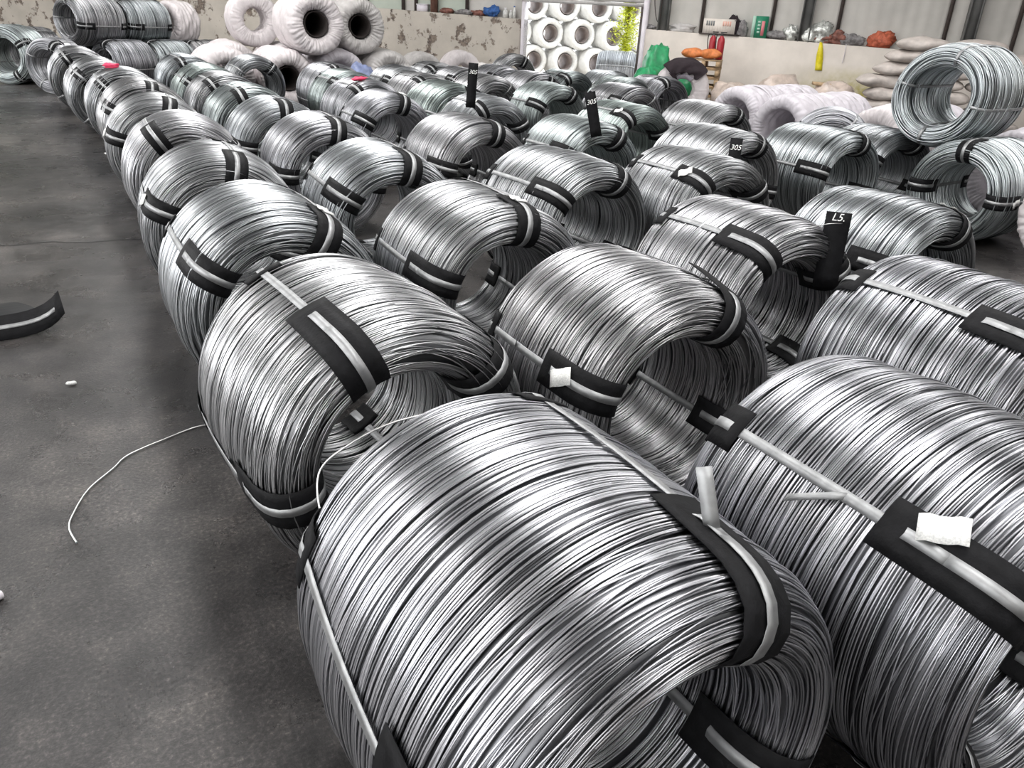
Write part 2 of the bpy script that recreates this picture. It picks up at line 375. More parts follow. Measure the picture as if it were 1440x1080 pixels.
# doorway: jambs, lintel box of a rolled shutter with slats
mb = MB(); mb.box(((D0 + D1) / 2, .16, (DZ + ROOF_Z) / 2 + .2), (D1 - D0 + .3, .06, ROOF_Z - DZ - .4))
door = tag(mb.build('door_1', PANEL, None, loc=W0, rot=(0, 0, W_RZ)), 'tall open doorway with a rolled shutter onto the yard', kind='structure')
for k in range(6):
    mb = MB(); mb.box(((D0 + D1) / 2, .10, DZ + .04 + k * .085), (D1 - D0 + .2, .10, .075)); mb.build('shutter_slat', WRAPG, door)
mb = MB(); mb.box((D0 - .03, .14, DZ / 2), (.06, .36, DZ)); mb.build('door_jamb', WHITEPAINT, door)
mb = MB(); mb.box((D1 + .07, .14, DZ / 2), (.10, .36, DZ + .5)); mb.build('door_jamb', WHITEPAINT, door)
mb = MB(); mb.box((D1 - .01, .02, DZ / 2), (.05, .10, DZ)); mb.build('shutter_rail', POST, door)

# ------------------------------------------------------------------ outside the door
mb = MB(); a = wp(-14, -.3); b_ = wp(18, -.3); c = wp(18, -30); d = wp(-14, -30)
mb.add([(a.x, a.y, -.01), (b_.x, b_.y, -.01), (c.x, c.y, -.01), (d.x, d.y, -.01)], [(0, 1, 2, 3)])
tag(mb.build('yard_ground', OUTGROUND), 'sunlit pale concrete yard beyond the doorway', kind='structure')

# ------------------------------------------------------------------ wire coils
R0, RI0 = 0.46, 0.275
class Profile:
    def __init__(s, R, Ri, L, e=0.135):
        T = (R - Ri) / 2; Rc = (R + Ri) / 2; A = L / 2 - e
        pts = []
        def line(a0, a1, r, n, bul):
            for k in range(n):
                a = a0 + (a1 - a0) * k / n; pts.append((a, r + bul * (1 - (a / max(A, .01)) ** 2)))
        def cap(sign, up):
            for k in range(24):
                t = pi * k / 24
                ca, sa = cos(t), sin(t)
                r = Rc + (1 if up else -1) * T * np.sign(ca) * abs(ca) ** 0.85
                pts.append((sign * (A + e * sa ** 0.9), r))
        line(-A, A, R, 24, 0.010); cap(1, True); line(A, -A, Ri, 24, -0.006); cap(-1, False)
        P = np.array(pts); s.P = np.vstack([P, P[:1]])
        d = np.hypot(*np.diff(s.P, axis=0).T); s.s = np.concatenate([[0], np.cumsum(d)]); s.len = s.s[-1]
        # marks: end of outer line (near cap is the -a side)
        s.near_inner = s.s[24 + 24 + 24]; s.near_outer = s.len
        s.far_outer = s.s[24]; s.far_inner = s.s[48]
    def at(s, q):
        q = np.mod(q, s.len); return np.interp(q, s.s, s.P[:, 0]), np.interp(q, s.s, s.P[:, 1])
    def nrm(s, q):
        a0, r0 = s.at(q - .01); a1, r1 = s.at(q + .01)
        ta, tr = a1 - a0, r1 - r0; l = np.hypot(ta, tr) + 1e-9
        return -tr / l, ta / l, ta / l, tr / l       # normal (a,r), tangent (a,r)

def make_winding(seed, L, pitch, segs, sides, rw, messy=1.0):
    rng = np.random.default_rng(seed); pf = Profile(R0, RI0, L)
    n = int(pf.len / pitch)
    phi = np.linspace(0, 2 * pi, segs, endpoint=False)[None, :]
    s0 = (np.arange(n) + rng.uniform(-.35, .35, n))[:, None] * pf.len / n
    cap = ((s0 > pf.far_outer - .05) & (s0 < pf.far_inner)) | (s0 > pf.near_inner)     # loose turns on the rounded ends
    s = s0 + 0.010 * messy * np.sin(phi + 5 * s0) + 0.004 * np.sin(2 * phi + 11 * s0 + 1)
    off = 0.003 * np.sin(2 * phi + 14 * s0) + 0.0012 * np.sin(5 * phi + 31 * s0)
    for k in (1, 2, 3):
        A = (0.0042 / k) * messy * np.where(cap, 1.9, 1.0)
        s = s + A * rng.normal(size=(n, 1)) * np.cos(k * phi + rng.uniform(0, 6.28, (n, 1)))
    stray = (rng.uniform(size=(n, 1)) < np.where(cap, 0.30, 0.07))
    s = s + np.where(stray, 1, 0) * 0.016 * messy * (np.cos(phi + rng.uniform(0, 6.28, (n, 1))) + .6 * np.cos(2 * phi + rng.uniform(0, 6.28, (n, 1))))
    off = off + np.where(stray, rw * rng.uniform(.8, 2.4, (n, 1)), rw * rng.uniform(-.35, .35, (n, 1))) + rw * .3 * np.cos(phi * 3 + rng.uniform(0, 6.28, (n, 1)))
    a, r = pf.at(s); na, nr, ta, tr = pf.nrm(s)
    V = np.zeros((n, segs, sides, 3), dtype=np.float32)
    for k in range(sides):
        al = 2 * pi * k / sides + .3
        aa = a + (off + rw * cos(al)) * na + rw * sin(al) * ta
        rr = r + (off + rw * cos(al)) * nr + rw * sin(al) * tr
        V[:, :, k, 0] = rr * np.sin(phi); V[:, :, k, 1] = aa; V[:, :, k, 2] = rr * np.cos(phi)
    i = np.arange(n)[:, None, None]; j = np.arange(segs)[None, :, None]; k = np.arange(sides)[None, None, :]
    idx = lambda i, j, k: (i * segs + j % segs) * sides + k % sides
    Q = np.stack([idx(i, j, k), idx(i, j + 1, k), idx(i, j + 1, k + 1), idx(i, j, k + 1)], -1).reshape(-1, 4)
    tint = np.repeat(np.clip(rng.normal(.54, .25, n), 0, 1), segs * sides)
    # packed turns underneath, gap shade put into their dark tint
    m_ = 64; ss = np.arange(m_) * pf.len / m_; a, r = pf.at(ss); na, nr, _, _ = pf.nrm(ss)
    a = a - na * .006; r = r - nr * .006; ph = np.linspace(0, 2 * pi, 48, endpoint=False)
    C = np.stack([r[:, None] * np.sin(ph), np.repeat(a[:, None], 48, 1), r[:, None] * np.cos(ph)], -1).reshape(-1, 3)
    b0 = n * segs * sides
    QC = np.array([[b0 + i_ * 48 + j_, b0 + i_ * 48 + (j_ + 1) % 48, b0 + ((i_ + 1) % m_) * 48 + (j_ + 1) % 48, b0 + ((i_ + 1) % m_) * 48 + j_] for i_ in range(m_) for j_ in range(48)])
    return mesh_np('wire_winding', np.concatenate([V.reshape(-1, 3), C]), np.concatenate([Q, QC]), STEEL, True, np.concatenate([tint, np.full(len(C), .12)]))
L0 = 0.80
WIND = {
    'hi': [make_winding(1, L0, 0.0040, 92, 4, 0.0021), make_winding(2, L0, 0.0042, 92, 4, 0.0022, 1.6)],
    'mid': [make_winding(3, L0, 0.0048, 72, 4, 0.0025), make_winding(4, L0, 0.0050, 72, 4, 0.0026, 1.4), make_winding(5, L0, 0.0050, 72, 4, 0.0026, 1.1)],
    'coarse': [make_winding(8, L0, 0.0092, 80, 5, 0.0046, 1.5), make_winding(9, L0, 0.0096, 80, 5, 0.0048, 1.2)],
    'far': [make_winding(6, L0, 0.0098, 48, 3, 0.0046, 1.2), make_winding(7, L0, 0.0100, 48, 3, 0.0046, 1.5)],
}

def strip_mesh(name, P, Nn, T, width, thick, mat):
    """ribbon along stations P (centre), Nn (outward), T (sideways); solid with thickness; width may vary by station"""
    V = []; Q = []; n = len(P)
    for i in range(n):
        w_ = width[i] if hasattr(width, '__len__') else width
        for sx in (-.5, .5):
            for tz in (0, 1): V.append(np.asarray(P[i]) + np.asarray(T[i]) * sx * w_ + np.asarray(Nn[i]) * tz * thick)
    for i in range(n - 1):
        a = 4 * i; b = a + 4
        Q += [(a + 1, b + 1, b + 3, a + 3), (a, a + 2, b + 2, b), (a, b, b + 1, a + 1), (a + 2, a + 3, b + 3, b + 2)]
    Q += [(0, 1, 3, 2), (4 * n - 4, 4 * n - 2, 4 * n - 1, 4 * n - 3)]
    return mesh_np(name, V, Q, mat, False)
def coil_frame(pf, q, phi, off):
    a, r = pf.at(q); na, nr, _, _ = pf.nrm(q)
    rr = r + off * nr; aa = a + off * na
    return (np.array([rr * sin(phi), aa, rr * cos(phi)]), np.array([nr * sin(phi), na, nr * cos(phi)]), np.array([cos(phi), 0, -sin(phi)]))
PADW, PLO, PLI, FLO = 0.125, 0.125, 0.06, -0.02
def coil_strap(parent, pf, phi, zc, pads=True, padlen=1.0, far_pad=True, skew=0.0, paper=None, lift=0.0, padw=1.0):
    n0, n1 = pf.near_inner - PLI * padlen, pf.near_outer + PLO * padlen
    f0, f1 = pf.far_outer - FLO, pf.far_inner + PLI
    qs = np.linspace(0, pf.len, 72)
    P = []; Nn = []; T = []
    for q in qs:
        o_ = 0.0085
        if pads:
            for (a, b) in ((n0, n1), (f0, f1)):
                for sh in (0, -pf.len):
                    if a + .05 + sh < q < b - .065 + sh: o_ = 0.0150
        av, _ = pf.at(q); p, nn, t = coil_frame(pf, q, phi + skew * float(av), o_)
        P.append(p + np.array([0, 0, zc])); Nn.append(nn); T.append(t)
    obj('strap', strip_mesh('strap', P, Nn, T, 0.029, 0.0016, STRAP), parent)
    if not pads: return
    for which, (a, b) in enumerate(((n0, n1), (f0, f1))):
        if which == 1 and not far_pad: continue
        st = np.linspace(a, b, 16); V = []; Q = []
        xs = [-.5, -.25, 0, .25, .5]; nx = len(xs); w_ = PADW * padw
        for i, q in enumerate(st):
            e = (i / 15.0) if which == 0 else 1 - i / 15.0        # e -> 1 at the end lying on the outside of the coil
            lf = 0.009 + (lift * max(0, e - .6) / .4 if which == 0 else 0)
            _, r = pf.at(q); av, _ = pf.at(q)
            for x in xs:
                p, nn, t = coil_frame(pf, q, phi + skew * float(av) + x * w_ / float(r), lf)
                for tz in (0, .0035): V.append(p + nn * tz + np.array([0, 0, zc]))
        S = 2 * nx
        for i in range(15):
            for k in range(nx - 1):
                c = i * S + 2 * k
                Q += [(c + 1, c + S + 1, c + S + 3, c + 3), (c, c + 2, c + S + 2, c + S)]
            c = i * S; Q.append((c, c + S, c + S + 1, c + 1)); c = i * S + 2 * (nx - 1); Q.append((c, c + 1, c + S + 1, c + S))
        for i in (0, 15):
            for k in range(nx - 1): c = i * S + 2 * k; Q.append((c, c + 1, c + 3, c + 2) if i == 0 else (c, c + 2, c + 3, c + 1))
        pd = obj('edge_pad', mesh_np('edge_pad', V, Q, PAD, False), parent)
        if paper is not None and which == 0:
            q = n1 - (PLO * padlen) * (1 - paper[0])
            p, nn, t = coil_frame(pf, q, phi + paper[1], 0.022); p = p + np.array([0, 0, zc])
            ax = np.cross(nn, t); ca, sa = cos(paper[2]), sin(paper[2]); u = t * ca + ax * sa; v = -t * sa + ax * ca
            PP = []; NN = []; TT = []
            for k in range(6):
                e = k / 5 - .5; PP.append(p + v * e * .10 + nn * (.006 * sin(k * 1.9))); NN.append(nn); TT.append(u)
            sh = obj('paper_label', strip_mesh('paper_label', PP, NN, TT, 0.062, 0.001, PAPER), pd); sh['label'] = 'white paper label'

def text_mesh(s, size, mat):
    cu = bpy.data.curves.new('writing', 'FONT'); cu.body = s; cu.size = size; cu.align_x = 'CENTER'; cu.align_y = 'CENTER'; cu.extrude = 0.0008; cu.shear = 0.25
    o = bpy.data.objects.new('writing', cu); COL.objects.link(o)
    dg = bpy.context.evaluated_depsgraph_get(); me = bpy.data.meshes.new_from_object(o.evaluated_get(dg))
    bpy.data.objects.remove(o); me.materials.clear(); me.materials.append(mat); return me

NCOIL = [0]
def wire_coil(x, y, yaw=0.0, L=0.78, straps=None, q='mid', R=0.46, label='', z=0.0, kw=None, var=None, grp='galvanized wire coils in the hall', far_pad=True, npads=None, tilt=0.0):
    """straps: list of angles in degrees from the top of the coil (minus = towards the aisle)"""
    k = NCOIL[0]; NCOIL[0] += 1
    t = thing('wire_coil', label, 'wire coil', (x, y, z), yaw, grp)
    t.rotation_euler = (tilt, 0, yaw)
    sr = R / R0; zc = R + .012
    me = WIND[q][(var if var is not None else k) % len(WIND[q])]
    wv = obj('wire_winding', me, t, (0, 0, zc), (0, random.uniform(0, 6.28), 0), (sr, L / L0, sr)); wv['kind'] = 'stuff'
    if k % 2: wv.scale = (sr, -L / L0, sr)
    pf = Profile(R, RI0 * sr, L, 0.135 * L / L0)
    if straps is None:
        o_ = random.uniform(-60, 30); straps = [o_, o_ + 90, o_ + 180, o_ + 270]
    for i, a in enumerate(straps):
        kk = (kw or {}).get(i, {})
        if npads is not None and i >= npads: kk = dict(kk); kk['pads'] = False
        coil_strap(t, pf, radians(a), zc, far_pad=far_pad, **kk)
    return t, pf, zc

PL = dict
# ---- row beside the aisle
A_, pfA, zA = wire_coil(0.761, 1.093, 0.018, 0.888, [21, -74, 112, 200], 'hi', label='largest foreground wire coil, a bent strap end sticking up near its black edge pad', kw={0: PL(padlen=1.15, skew=.06), 2: PL(paper=(.2, 0, .4)), 1: PL(skew=.25)}, var=0)
C_, pfC, zC = wire_coil(0.768, 2.397, 0.080, 0.872, [-25, 52, -98, 150], 'hi', label='loosely wound wire coil beside the aisle, second from the camera, wide pad on its shoulder', kw={0: PL(padlen=1.5, padw=1.1)}, var=1)
ROW1 = [
 (0.788, 3.80, 0.011, 0.88, [-56, 28, 118, 208], 'mid', .46, 'wire coil third from the camera in the row along the aisle', {0: PL(padlen=1.2), 1: PL(paper=(.3, 0, .2))}),
 (0.815, 5.192, -0.06, 0.80, [12, -64, 110, 200], 'mid', .46, 'wire coil fourth from the camera in the aisle row, paper label low on its side', {1: PL(paper=(.4, 0, .3))}),
 (0.860, 6.870, -0.048, 0.80, [-32, 55, 140, 230], 'mid', .46, 'wire coil fifth from the camera in the aisle row', {}),
 (0.835, 8.300, -0.06, 0.80, [15, -70, 105, 195], 'mid', .46, 'wire coil sixth from the camera in the aisle row', {1: PL(paper=(.4, 0, .3))}),
 (0.88, 9.95, 0.0, 1.00, [10, -60, 120, 200], 'far', .46, 'wire coil seventh from the camera in the aisle row', {}),
 (0.83, 11.5, 0.0, 1.20, [-40, 50, 140, 230], 'far', .46, 'wire coil in the far aisle row with a pink ribbon on top', {}),
 (0.66, 13.3, 0.02, 1.40, [-45, 45, 135, 225], 'far', .46, 'wire coil second from the far end of the aisle row', {}),
 (0.50, 15.6, 0.02, 1.50, [-30, 60, 150, 240], 'far', .47, 'farthest wire coil of the aisle row, under the stacked pair', {}),
]
for (x, y, yw, L, st, q, R, lab, kw) in ROW1: wire_coil(x, y, yw, L, st, q, R, lab, kw=kw, npads=None if q != 'far' else 2)
# ---- second row
B_, pfB, zB = wire_coil(1.79, 0.95, 0.0, 0.86, [-48, 42, 134, -138], 'hi', label='wire coil in the right foreground with a paper label on its near pad', kw={0: PL(paper=(.25, .1, .5), padlen=1.25)}, var=0)
D_, pfD, zD = wire_coil(1.806, 2.229, 0.0, 0.74, [-69, 27, 115, 200], 'hi', label='wire coil second from the camera in the second row, paper label on its left pad', kw={0: PL(paper=(.1, 0, .5), padlen=1.1), 1: PL(padlen=1.1, lift=.03)}, var=1)
ROW2 = [
 (1.829, 3.57, -0.031, 0.86, [-69, 10, 110, 200], 'mid', .46, 'wire coil third from the camera in the second row, paper label on its top pad', {1: PL(paper=(.2, 0, .1)), 0: PL(padlen=1.2)}),
 (1.844, 5.10, -0.05, 0.90, [14, -58, 110, 200], 'mid', .46, 'wire coil fourth from the camera in the second row', {0: PL(padlen=1.2)}),
 (1.923, 6.70, -0.058, 0.88, [8, -82, 98, 188], 'mid', .46, 'wire coil fifth from the camera in the second row', {}),
 (1.87, 8.0, 0.0, 0.80, [2, -80, 100, 190], 'mid', .46, 'wire coil sixth from the camera in the second row', {}),
 (1.90, 9.40, 0.0, 0.85, [-20, 70, 160, 250], 'far', .46, 'wire coil seventh from the camera in the second row', {}),
 (1.95, 11.0, 0.0, 0.95, [-30, 60, 150, 240], 'far', .46, 'wire coil eighth from the camera in the second row', {}),
 (1.99, 12.5, 0.0, 1.10, [-50, 40, 130, 220], 'far', .46, 'wire coil second from the far end of the second row', {}),
 (2.02, 14.6, 0.0, 1.40, [-20, 60, 150, 240], 'far', .46, 'farthest wire coil of the second row', {}),
]
for (x, y, yw, L, st, q, R, lab, kw) in ROW2: wire_coil(x, y, yw, L, st, q, R, lab, kw=kw, npads=None if q != 'far' else 2)
wire_coil(3.15, 14.9, 0.0, 0.85, [40, 130, 220, 310], 'far', .46, 'open wire coil standing in front of the lower wrapped coils', npads=1)
# ---- third row
E_, pfE, zE = wire_coil(2.97, 1.59, 0.0, 0.86, [-33, 57, 147, 237], 'mid', label='wire coil at the right edge with a long strap and pad across its top', kw={0: PL(padlen=1.2)})
F_3, pfF, zF = wire_coil(2.998, 2.837, 0.005, 0.78, [-36, 58, 148, 238], 'mid', label='wire coil with a folded black tag standing on its near end, third row', kw={0: PL(padlen=1.2)})
ROW3 = [
 (2.985, 4.582, 0.063, 0.90, [-51, 28, 128, 218], 'mid', .46, 'long wire coil third from the camera in the third row, its bore open', {0: PL(padlen=1.1), 1: PL(padlen=1.1)}),
 (3.175, 6.49, 0.017, 0.90, [14, -76, 104, 194], 'mid', .46, 'wire coil fourth from the camera in the third row, pad on top', {}),
 (3.23, 8.66, -0.018, 0.80, [14, -60, 104, 194], 'mid', .46, 'wire coil fifth from the camera in the third row, paper label on its pad', {0: PL(paper=(.1, 0, .1))}),
 (3.55, 10.3, 0.0, 0.95, [-30, 60, 150, 240], 'far', .46, 'wire coil with a pink ribbon on top in the far third row', {}),
 (3.78, 11.7, 0.0, 1.00, [-40, 50, 140, 230], 'far', .46, 'wire coil second from the far end of the third row', {}),
 (4.02, 13.2, 0.0, 1.10, [-10, 80, 170, 260], 'far', .46, 'farthest wire coil of the third row, beside the wrapped coils', {}),
]
for (x, y, yw, L, st, q, R, lab, kw) in ROW3: wire_coil(x, y, yw, L, st, q, R, lab, kw=kw, npads=None if q != 'far' else 2)
# ---- fourth row
wire_coil(3.95, 1.08, 0.0, 0.80, None, 'mid', label='wire coil cut off by the right edge of the picture, nearest in the fourth row')
ROW4 = [
 (4.052, 2.812, 0.034, 0.76, [28, -66, 118, 208], 'mid', .46, 'wire coil second from the camera in the fourth row, paper label on its top pad', {0: PL(paper=(.2, 0, .2)), 1: PL(padlen=1.1)}),
 (4.032, 4.410, 0.0, 0.82, [-40, 50, 140, 230], 'mid', .46, 'wire coil third from the camera in the fourth row with a crooked paper label', {0: PL(paper=(.2, 0, .7))}),
]
for (x, y, yw, L, st, q, R, lab, kw) in ROW4: wire_coil(x, y, yw, L, st, q, R, lab, kw=kw)
G_, pfG, zG = wire_coil(4.261, 6.288, 0.0, 0.80, [30, -60, 120, 210], 'mid', label='wire coil with a tall black tag marked 305 leaning on its shoulder, fourth row')
H_, pfH, zH = wire_coil(4.28, 8.30, -0.03, 0.80, [-30, 60, 150, 240], 'mid', label='wire coil with an upright black tag marked 305, fifth in the fourth row', kw={0: PL(paper=(.2, 0, .5))})
for (x, y, L, lab) in [(4.56, 9.95, .95, 'wire coil sixth from the camera in the fourth row'), (4.82, 11.4, 1.0, 'wire coil seventh from the camera in the fourth row'), (5.06, 12.85, .95, 'farthest wire coil of the fourth row')]:
    wire_coil(x, y, 0, L, None, 'far', .46, lab, npads=2)
# ---- fifth and sixth rows
I_, pfI, zI = wire_coil(5.267, 5.537, 0.009, 0.90, [20, -70, 100, 190], 'mid', label='wire coil with a hanging black tag marked 305 over its bore', kw={0: PL(padlen=1.1)})
wire_coil(6.438, 5.347, -0.011, 0.86, [18, -72, 108, 190], 'mid', label='wire coil in front of the white wrapped coils, pad on its top edge', kw={0: PL(padlen=1.1)})
wire_coil(5.647, 7.497, 0.013, 0.85, [-32, 58, 148, 238], 'mid', label='wire coil with paper label and green-shadowed bore in the fifth row', kw={0: PL(paper=(.2, 0, .6))})
wire_coil(6.15, 9.97, 0.0, 0.82, [30, 120, 210, 300], 'mid', label='wire coil with open bore and hanging paper label, mid fifth row', kw={0: PL(paper=(.2, 0, .2))})
wire_coil(6.94, 7.54, 0.0, 0.85, [25, 115, 205, 295], 'mid', label='wire coil just in front of the green tarpaulin and black jacket')
FARC = [
 (5.78, 11.20, .85, 'wire coil behind the upright black tag in the fifth row'),
 (6.12, 12.75, .90, 'far wire coil before the peeling wall, behind the fifth row'),
 (6.20, 14.05, .90, 'far wire coil before the peeling wall beside the grey wrapped ring'),
 (7.08, 12.00, .90, 'far wire coil directly behind the black tag marked 305'),
 (7.22, 13.45, .95, 'far wire coil nearest the clear plastic heap'),
 (8.05, 12.50, .85, 'far wire coil at the left foot of the bright doorway'),
 (8.35, 11.20, .80, 'far wire coil under the left half of the doorway, one nearer'),
 (9.05, 12.60, .80, 'far wire coil below the middle of the bright doorway'),
 (9.30, 11.45, .85, 'far wire coil below the right side of the doorway'),
 (7.34, 9.80, .90, 'wire coil with a small black pad left of the green tarpaulin'),
]
for (x, y, L, lab) in FARC: wire_coil(x, y, 0, L, None, 'far', .46, lab, npads=1)
t_, _, _ = wire_coil(8.95, 16.0, 0.0, .45, [25, 115, 205, 295], 'far', .50, 'pale greenish wire coil leaning against the peeling wall', kw={0: PL(paper=(.2, 0, .1))}, npads=1)
# ---- coils lying crosswise at the right and the upper coil on top of them
wire_coil(7.55, 4.36, radians(-84), 0.90, [0, -88, 92, 180], 'coarse', .46, 'open wire coil at the right with four black pads, bore towards the aisle', kw={2: PL(paper=(.4, 0, .4))})
wire_coil(7.52, 5.50, radians(-10), 0.80, [25, 115, 205, 295], 'mid', .44, 'wire coil half hidden under the raised coil, a pad on its near rim')
wire_coil(8.25, 6.72, radians(-50), 0.70, None, 'coarse', .46, 'pale wire coil behind the raised coil, next to the lilac wrapped coil', npads=1)
wire_coil(7.87, 4.98, radians(-80), 1.00, [15, 100, 190, 285], 'coarse', .46, 'pale wire coil raised on top of the others at the right', z=0.78, npads=0)
# ---- left rear group, two tiers, axes across the hall
wire_coil(-0.50, 20.3, radians(-30), 0.85, [60, 150, 240, 330], 'far', .55, 'messy wire coil at the far left with its bore towards the camera', npads=2)
wire_coil(0.22, 18.25, radians(-42), 0.60, [30, 120, 210, 300], 'far', .48, 'wire coil standing between the far left coil and the aisle row', npads=1)
wire_coil(-0.20, 22.6, radians(-60), 1.0, None, 'far', .50, 'wire coil at the back behind the far left coil', npads=0)
AX = Vector((sin(radians(58)), cos(radians(58)), 0)); PX = Vector((-AX.y, AX.x, 0))
for tier, off, z, ss, labs in (
    (0, 0.0, 0.0, (0.0, 1.05, 2.1), ('front lower wire coil under the left rear stack, leftmost of three', 'front lower wire coil under the left rear stack, middle of three', 'front lower wire coil under the left rear stack, rightmost of three')),
    (1, .97, 0.0, (0.0, 1.05, 2.1), ('back lower wire coil under the left rear stack, leftmost of three', 'back lower wire coil under the left rear stack, middle of three', 'back lower wire coil under the left rear stack, rightmost of three')),
    (2, .485, .79, (-0.30, 0.85), ('upper wire coil of the left rear stack, open bore at its left end', 'upper wire coil of the left rear stack, right of the open one'))):
    for i, s_ in enumerate(ss):
        p = Vector((1.48, 19.35, z)) + AX * s_ + PX * off
        wire_coil(p.x, p.y, radians(-58), 0.98 if tier < 2 else 1.05, [10, 100, 190, 280], 'far', .46, labs[i], z=z, npads=2 if tier != 1 else 0)


# ------------------------------------------------------------------ wrapped coils
def make_wrapped(seed, R, Ri, L, mat, calm=1.0):
    rng = np.random.default_rng(seed); pf = Profile(R, Ri, L, 0.14)
    ns, npf = 90, 216
    ss = np.arange(ns) * pf.len / ns; a, r = pf.at(ss); na, nr, _, _ = pf.nrm(ss)
    ph = np.linspace(0, 2 * pi, npf, endpoint=False)
    A = np.repeat(a[:, None], npf, 1); Rr = np.repeat(r[:, None], npf, 1); Pm = np.repeat(ph[None], ns, 0); S = np.repeat(ss[:, None], npf, 1)
    capw = np.clip((np.abs(A) - (L / 2 - .14)) / .10, 0, 1)          # 1 on the rounded ends
    lap = (0.009 * np.abs(np.sin(23 * Pm + 5.0 * S + 2.2 * np.sin(3 * Pm + seed) + 1.1 * np.sin(7 * Pm))) + 0.007 * np.abs(np.sin(11 * Pm - 9 * S + 3 * np.sin(2 * Pm)))) * capw            # pleats gathered round the bore
    body = 0.008 * np.abs(np.sin(2 * Pm + 24 * S)) + 0.006 * np.sin(41 * S + .7 * np.sin(Pm + seed)) + 0.004 * np.sin(9 * Pm + 17 * S)
    n = smooth_noise(Rr * np.sin(Pm) * 4, A * 4, Rr * np.cos(Pm) * 4, seed) * .014
    d = (lap + body * (1 - capw) + n) * calm
    rr = Rr + d * nr[:, None]; aa = A + d * na[:, None]
    V = np.stack([rr * np.sin(Pm), aa, rr * np.cos(Pm)], -1).reshape(-1, 3)
    i = np.arange(ns)[:, None]; j = np.arange(npf)[None]
    ix = lambda i, j: (i % ns) * npf + j % npf
    Q = np.stack([ix(i, j), ix(i, j + 1), ix(i + 1, j + 1), ix(i + 1, j)], -1).reshape(-1, 4)
    return mesh_np('wrapping', V, Q, mat, True)
WM = {'w': make_wrapped(21, .46, .215, .95, WRAP), 'g': make_wrapped(22, .46, .215, .95, WRAPG), 'l': make_wrapped(23, .46, .27, .95, WRAPL), 'o': make_wrapped(24, .46, .28, .95, OUTWRAP, .5)}
BANDM = {}
def band_mesh(mat, R=.468, w=.05):
    """a strip of wrapping lapped round the outside of the coil"""
    if mat.name in BANDM: return BANDM[mat.name]
    V = []; Q = []; n = 64
    for k in range(n):
        t = 2 * pi * k / n
        for (rr, aa) in ((R, -w / 2), (R + .016, -w / 2 + .008), (R + .016, w / 2 - .008), (R, w / 2)):
            V.append(((rr + .004 * sin(5 * t)) * sin(t), aa + .03 * sin(t), (rr + .004 * sin(5 * t)) * cos(t)))
    for k in range(n):
        for j in range(3): Q.append((k * 4 + j, ((k + 1) % n) * 4 + j, ((k + 1) % n) * 4 + j + 1, k * 4 + j + 1))
    BANDM[mat.name] = mesh_np('wrap_seam', V, Q, mat, True); return BANDM[mat.name]
SHTUBEM = {}
def shade_tube_mesh(mat, ri):  # added tube inside the bore, its colour stands in for shade
    if (mat.name, ri) not in SHTUBEM:
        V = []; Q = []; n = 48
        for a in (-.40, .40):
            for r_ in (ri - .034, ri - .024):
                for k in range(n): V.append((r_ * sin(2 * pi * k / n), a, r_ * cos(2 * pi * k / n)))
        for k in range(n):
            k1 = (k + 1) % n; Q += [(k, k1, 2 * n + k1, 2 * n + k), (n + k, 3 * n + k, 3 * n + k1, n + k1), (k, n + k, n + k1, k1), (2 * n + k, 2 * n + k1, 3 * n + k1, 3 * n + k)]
        SHTUBEM[(mat.name, ri)] = mesh_np('bore_shade_tube', V, Q, mat, True)
    return SHTUBEM[(mat.name, ri)]
SHDISCM = []
def shade_disc_mesh():  # added dark disc, shuts the bore so it reads as shaded
    if not SHDISCM:
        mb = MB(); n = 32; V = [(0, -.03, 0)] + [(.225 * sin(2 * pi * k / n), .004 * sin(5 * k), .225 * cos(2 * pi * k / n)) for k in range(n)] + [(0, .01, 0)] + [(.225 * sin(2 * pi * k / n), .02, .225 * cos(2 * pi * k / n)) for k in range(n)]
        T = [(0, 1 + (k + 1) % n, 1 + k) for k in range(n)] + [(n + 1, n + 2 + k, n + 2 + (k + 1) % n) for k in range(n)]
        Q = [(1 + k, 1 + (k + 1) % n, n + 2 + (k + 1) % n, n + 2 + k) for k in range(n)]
        SHDISCM.append(mesh_np('bore_shade_disc', V, Q, BORESHADE, False, tris=T))
    return SHDISCM[0]
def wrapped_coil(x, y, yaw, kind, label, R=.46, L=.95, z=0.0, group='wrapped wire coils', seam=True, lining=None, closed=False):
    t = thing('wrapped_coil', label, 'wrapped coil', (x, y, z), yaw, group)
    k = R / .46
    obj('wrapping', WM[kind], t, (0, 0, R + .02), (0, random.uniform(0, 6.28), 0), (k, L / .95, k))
    if lining: obj('bore_shade_tube', shade_tube_mesh(lining, .215 if kind in 'wg' else .27), t, (0, 0, R + .02), (0, 0, 0), (k, L / .95, k))
    if closed: o = obj('bore_shade_disc', shade_disc_mesh(), t, (0, L * .40, R + .02), (0, 0, 0), (k, 1, k)); o['label'] = 'dark disc added inside the bore for its shade'
    if seam: obj('wrap_seam', band_mesh(WM[kind].materials[0]), t, (0, random.uniform(-.08, .12), R + .02), (0, 0, 0), (k, 1, k))
    return t
wrapped_coil(2.84, 16.25, 0, 'w', 'white wrapped coil at the left bottom of the wrapped pyramid', .50, 1.5)
wrapped_coil(3.92, 16.15, 0, 'w', 'white wrapped coil with dark bore at the middle bottom of the pyramid', .50, 1.5, lining=BORESHADE, closed=True)
wrapped_coil(5.00, 16.40, 0, 'l', 'lilac wrapped coil at the right bottom of the wrapped pyramid', .50, 1.5)
wrapped_coil(6.08, 16.55, 0, 'g', 'grey wrapped coil carrying the upper right coil of the pyramid', .50, 1.5)
wrapped_coil(3.38, 18.30, 0, 'w', 'white wrapped coil hidden low behind the pyramid', .50, 1.4)
wrapped_coil(4.46, 18.30, 0, 'w', 'white wrapped coil low at the back of the pyramid', .50, 1.4)
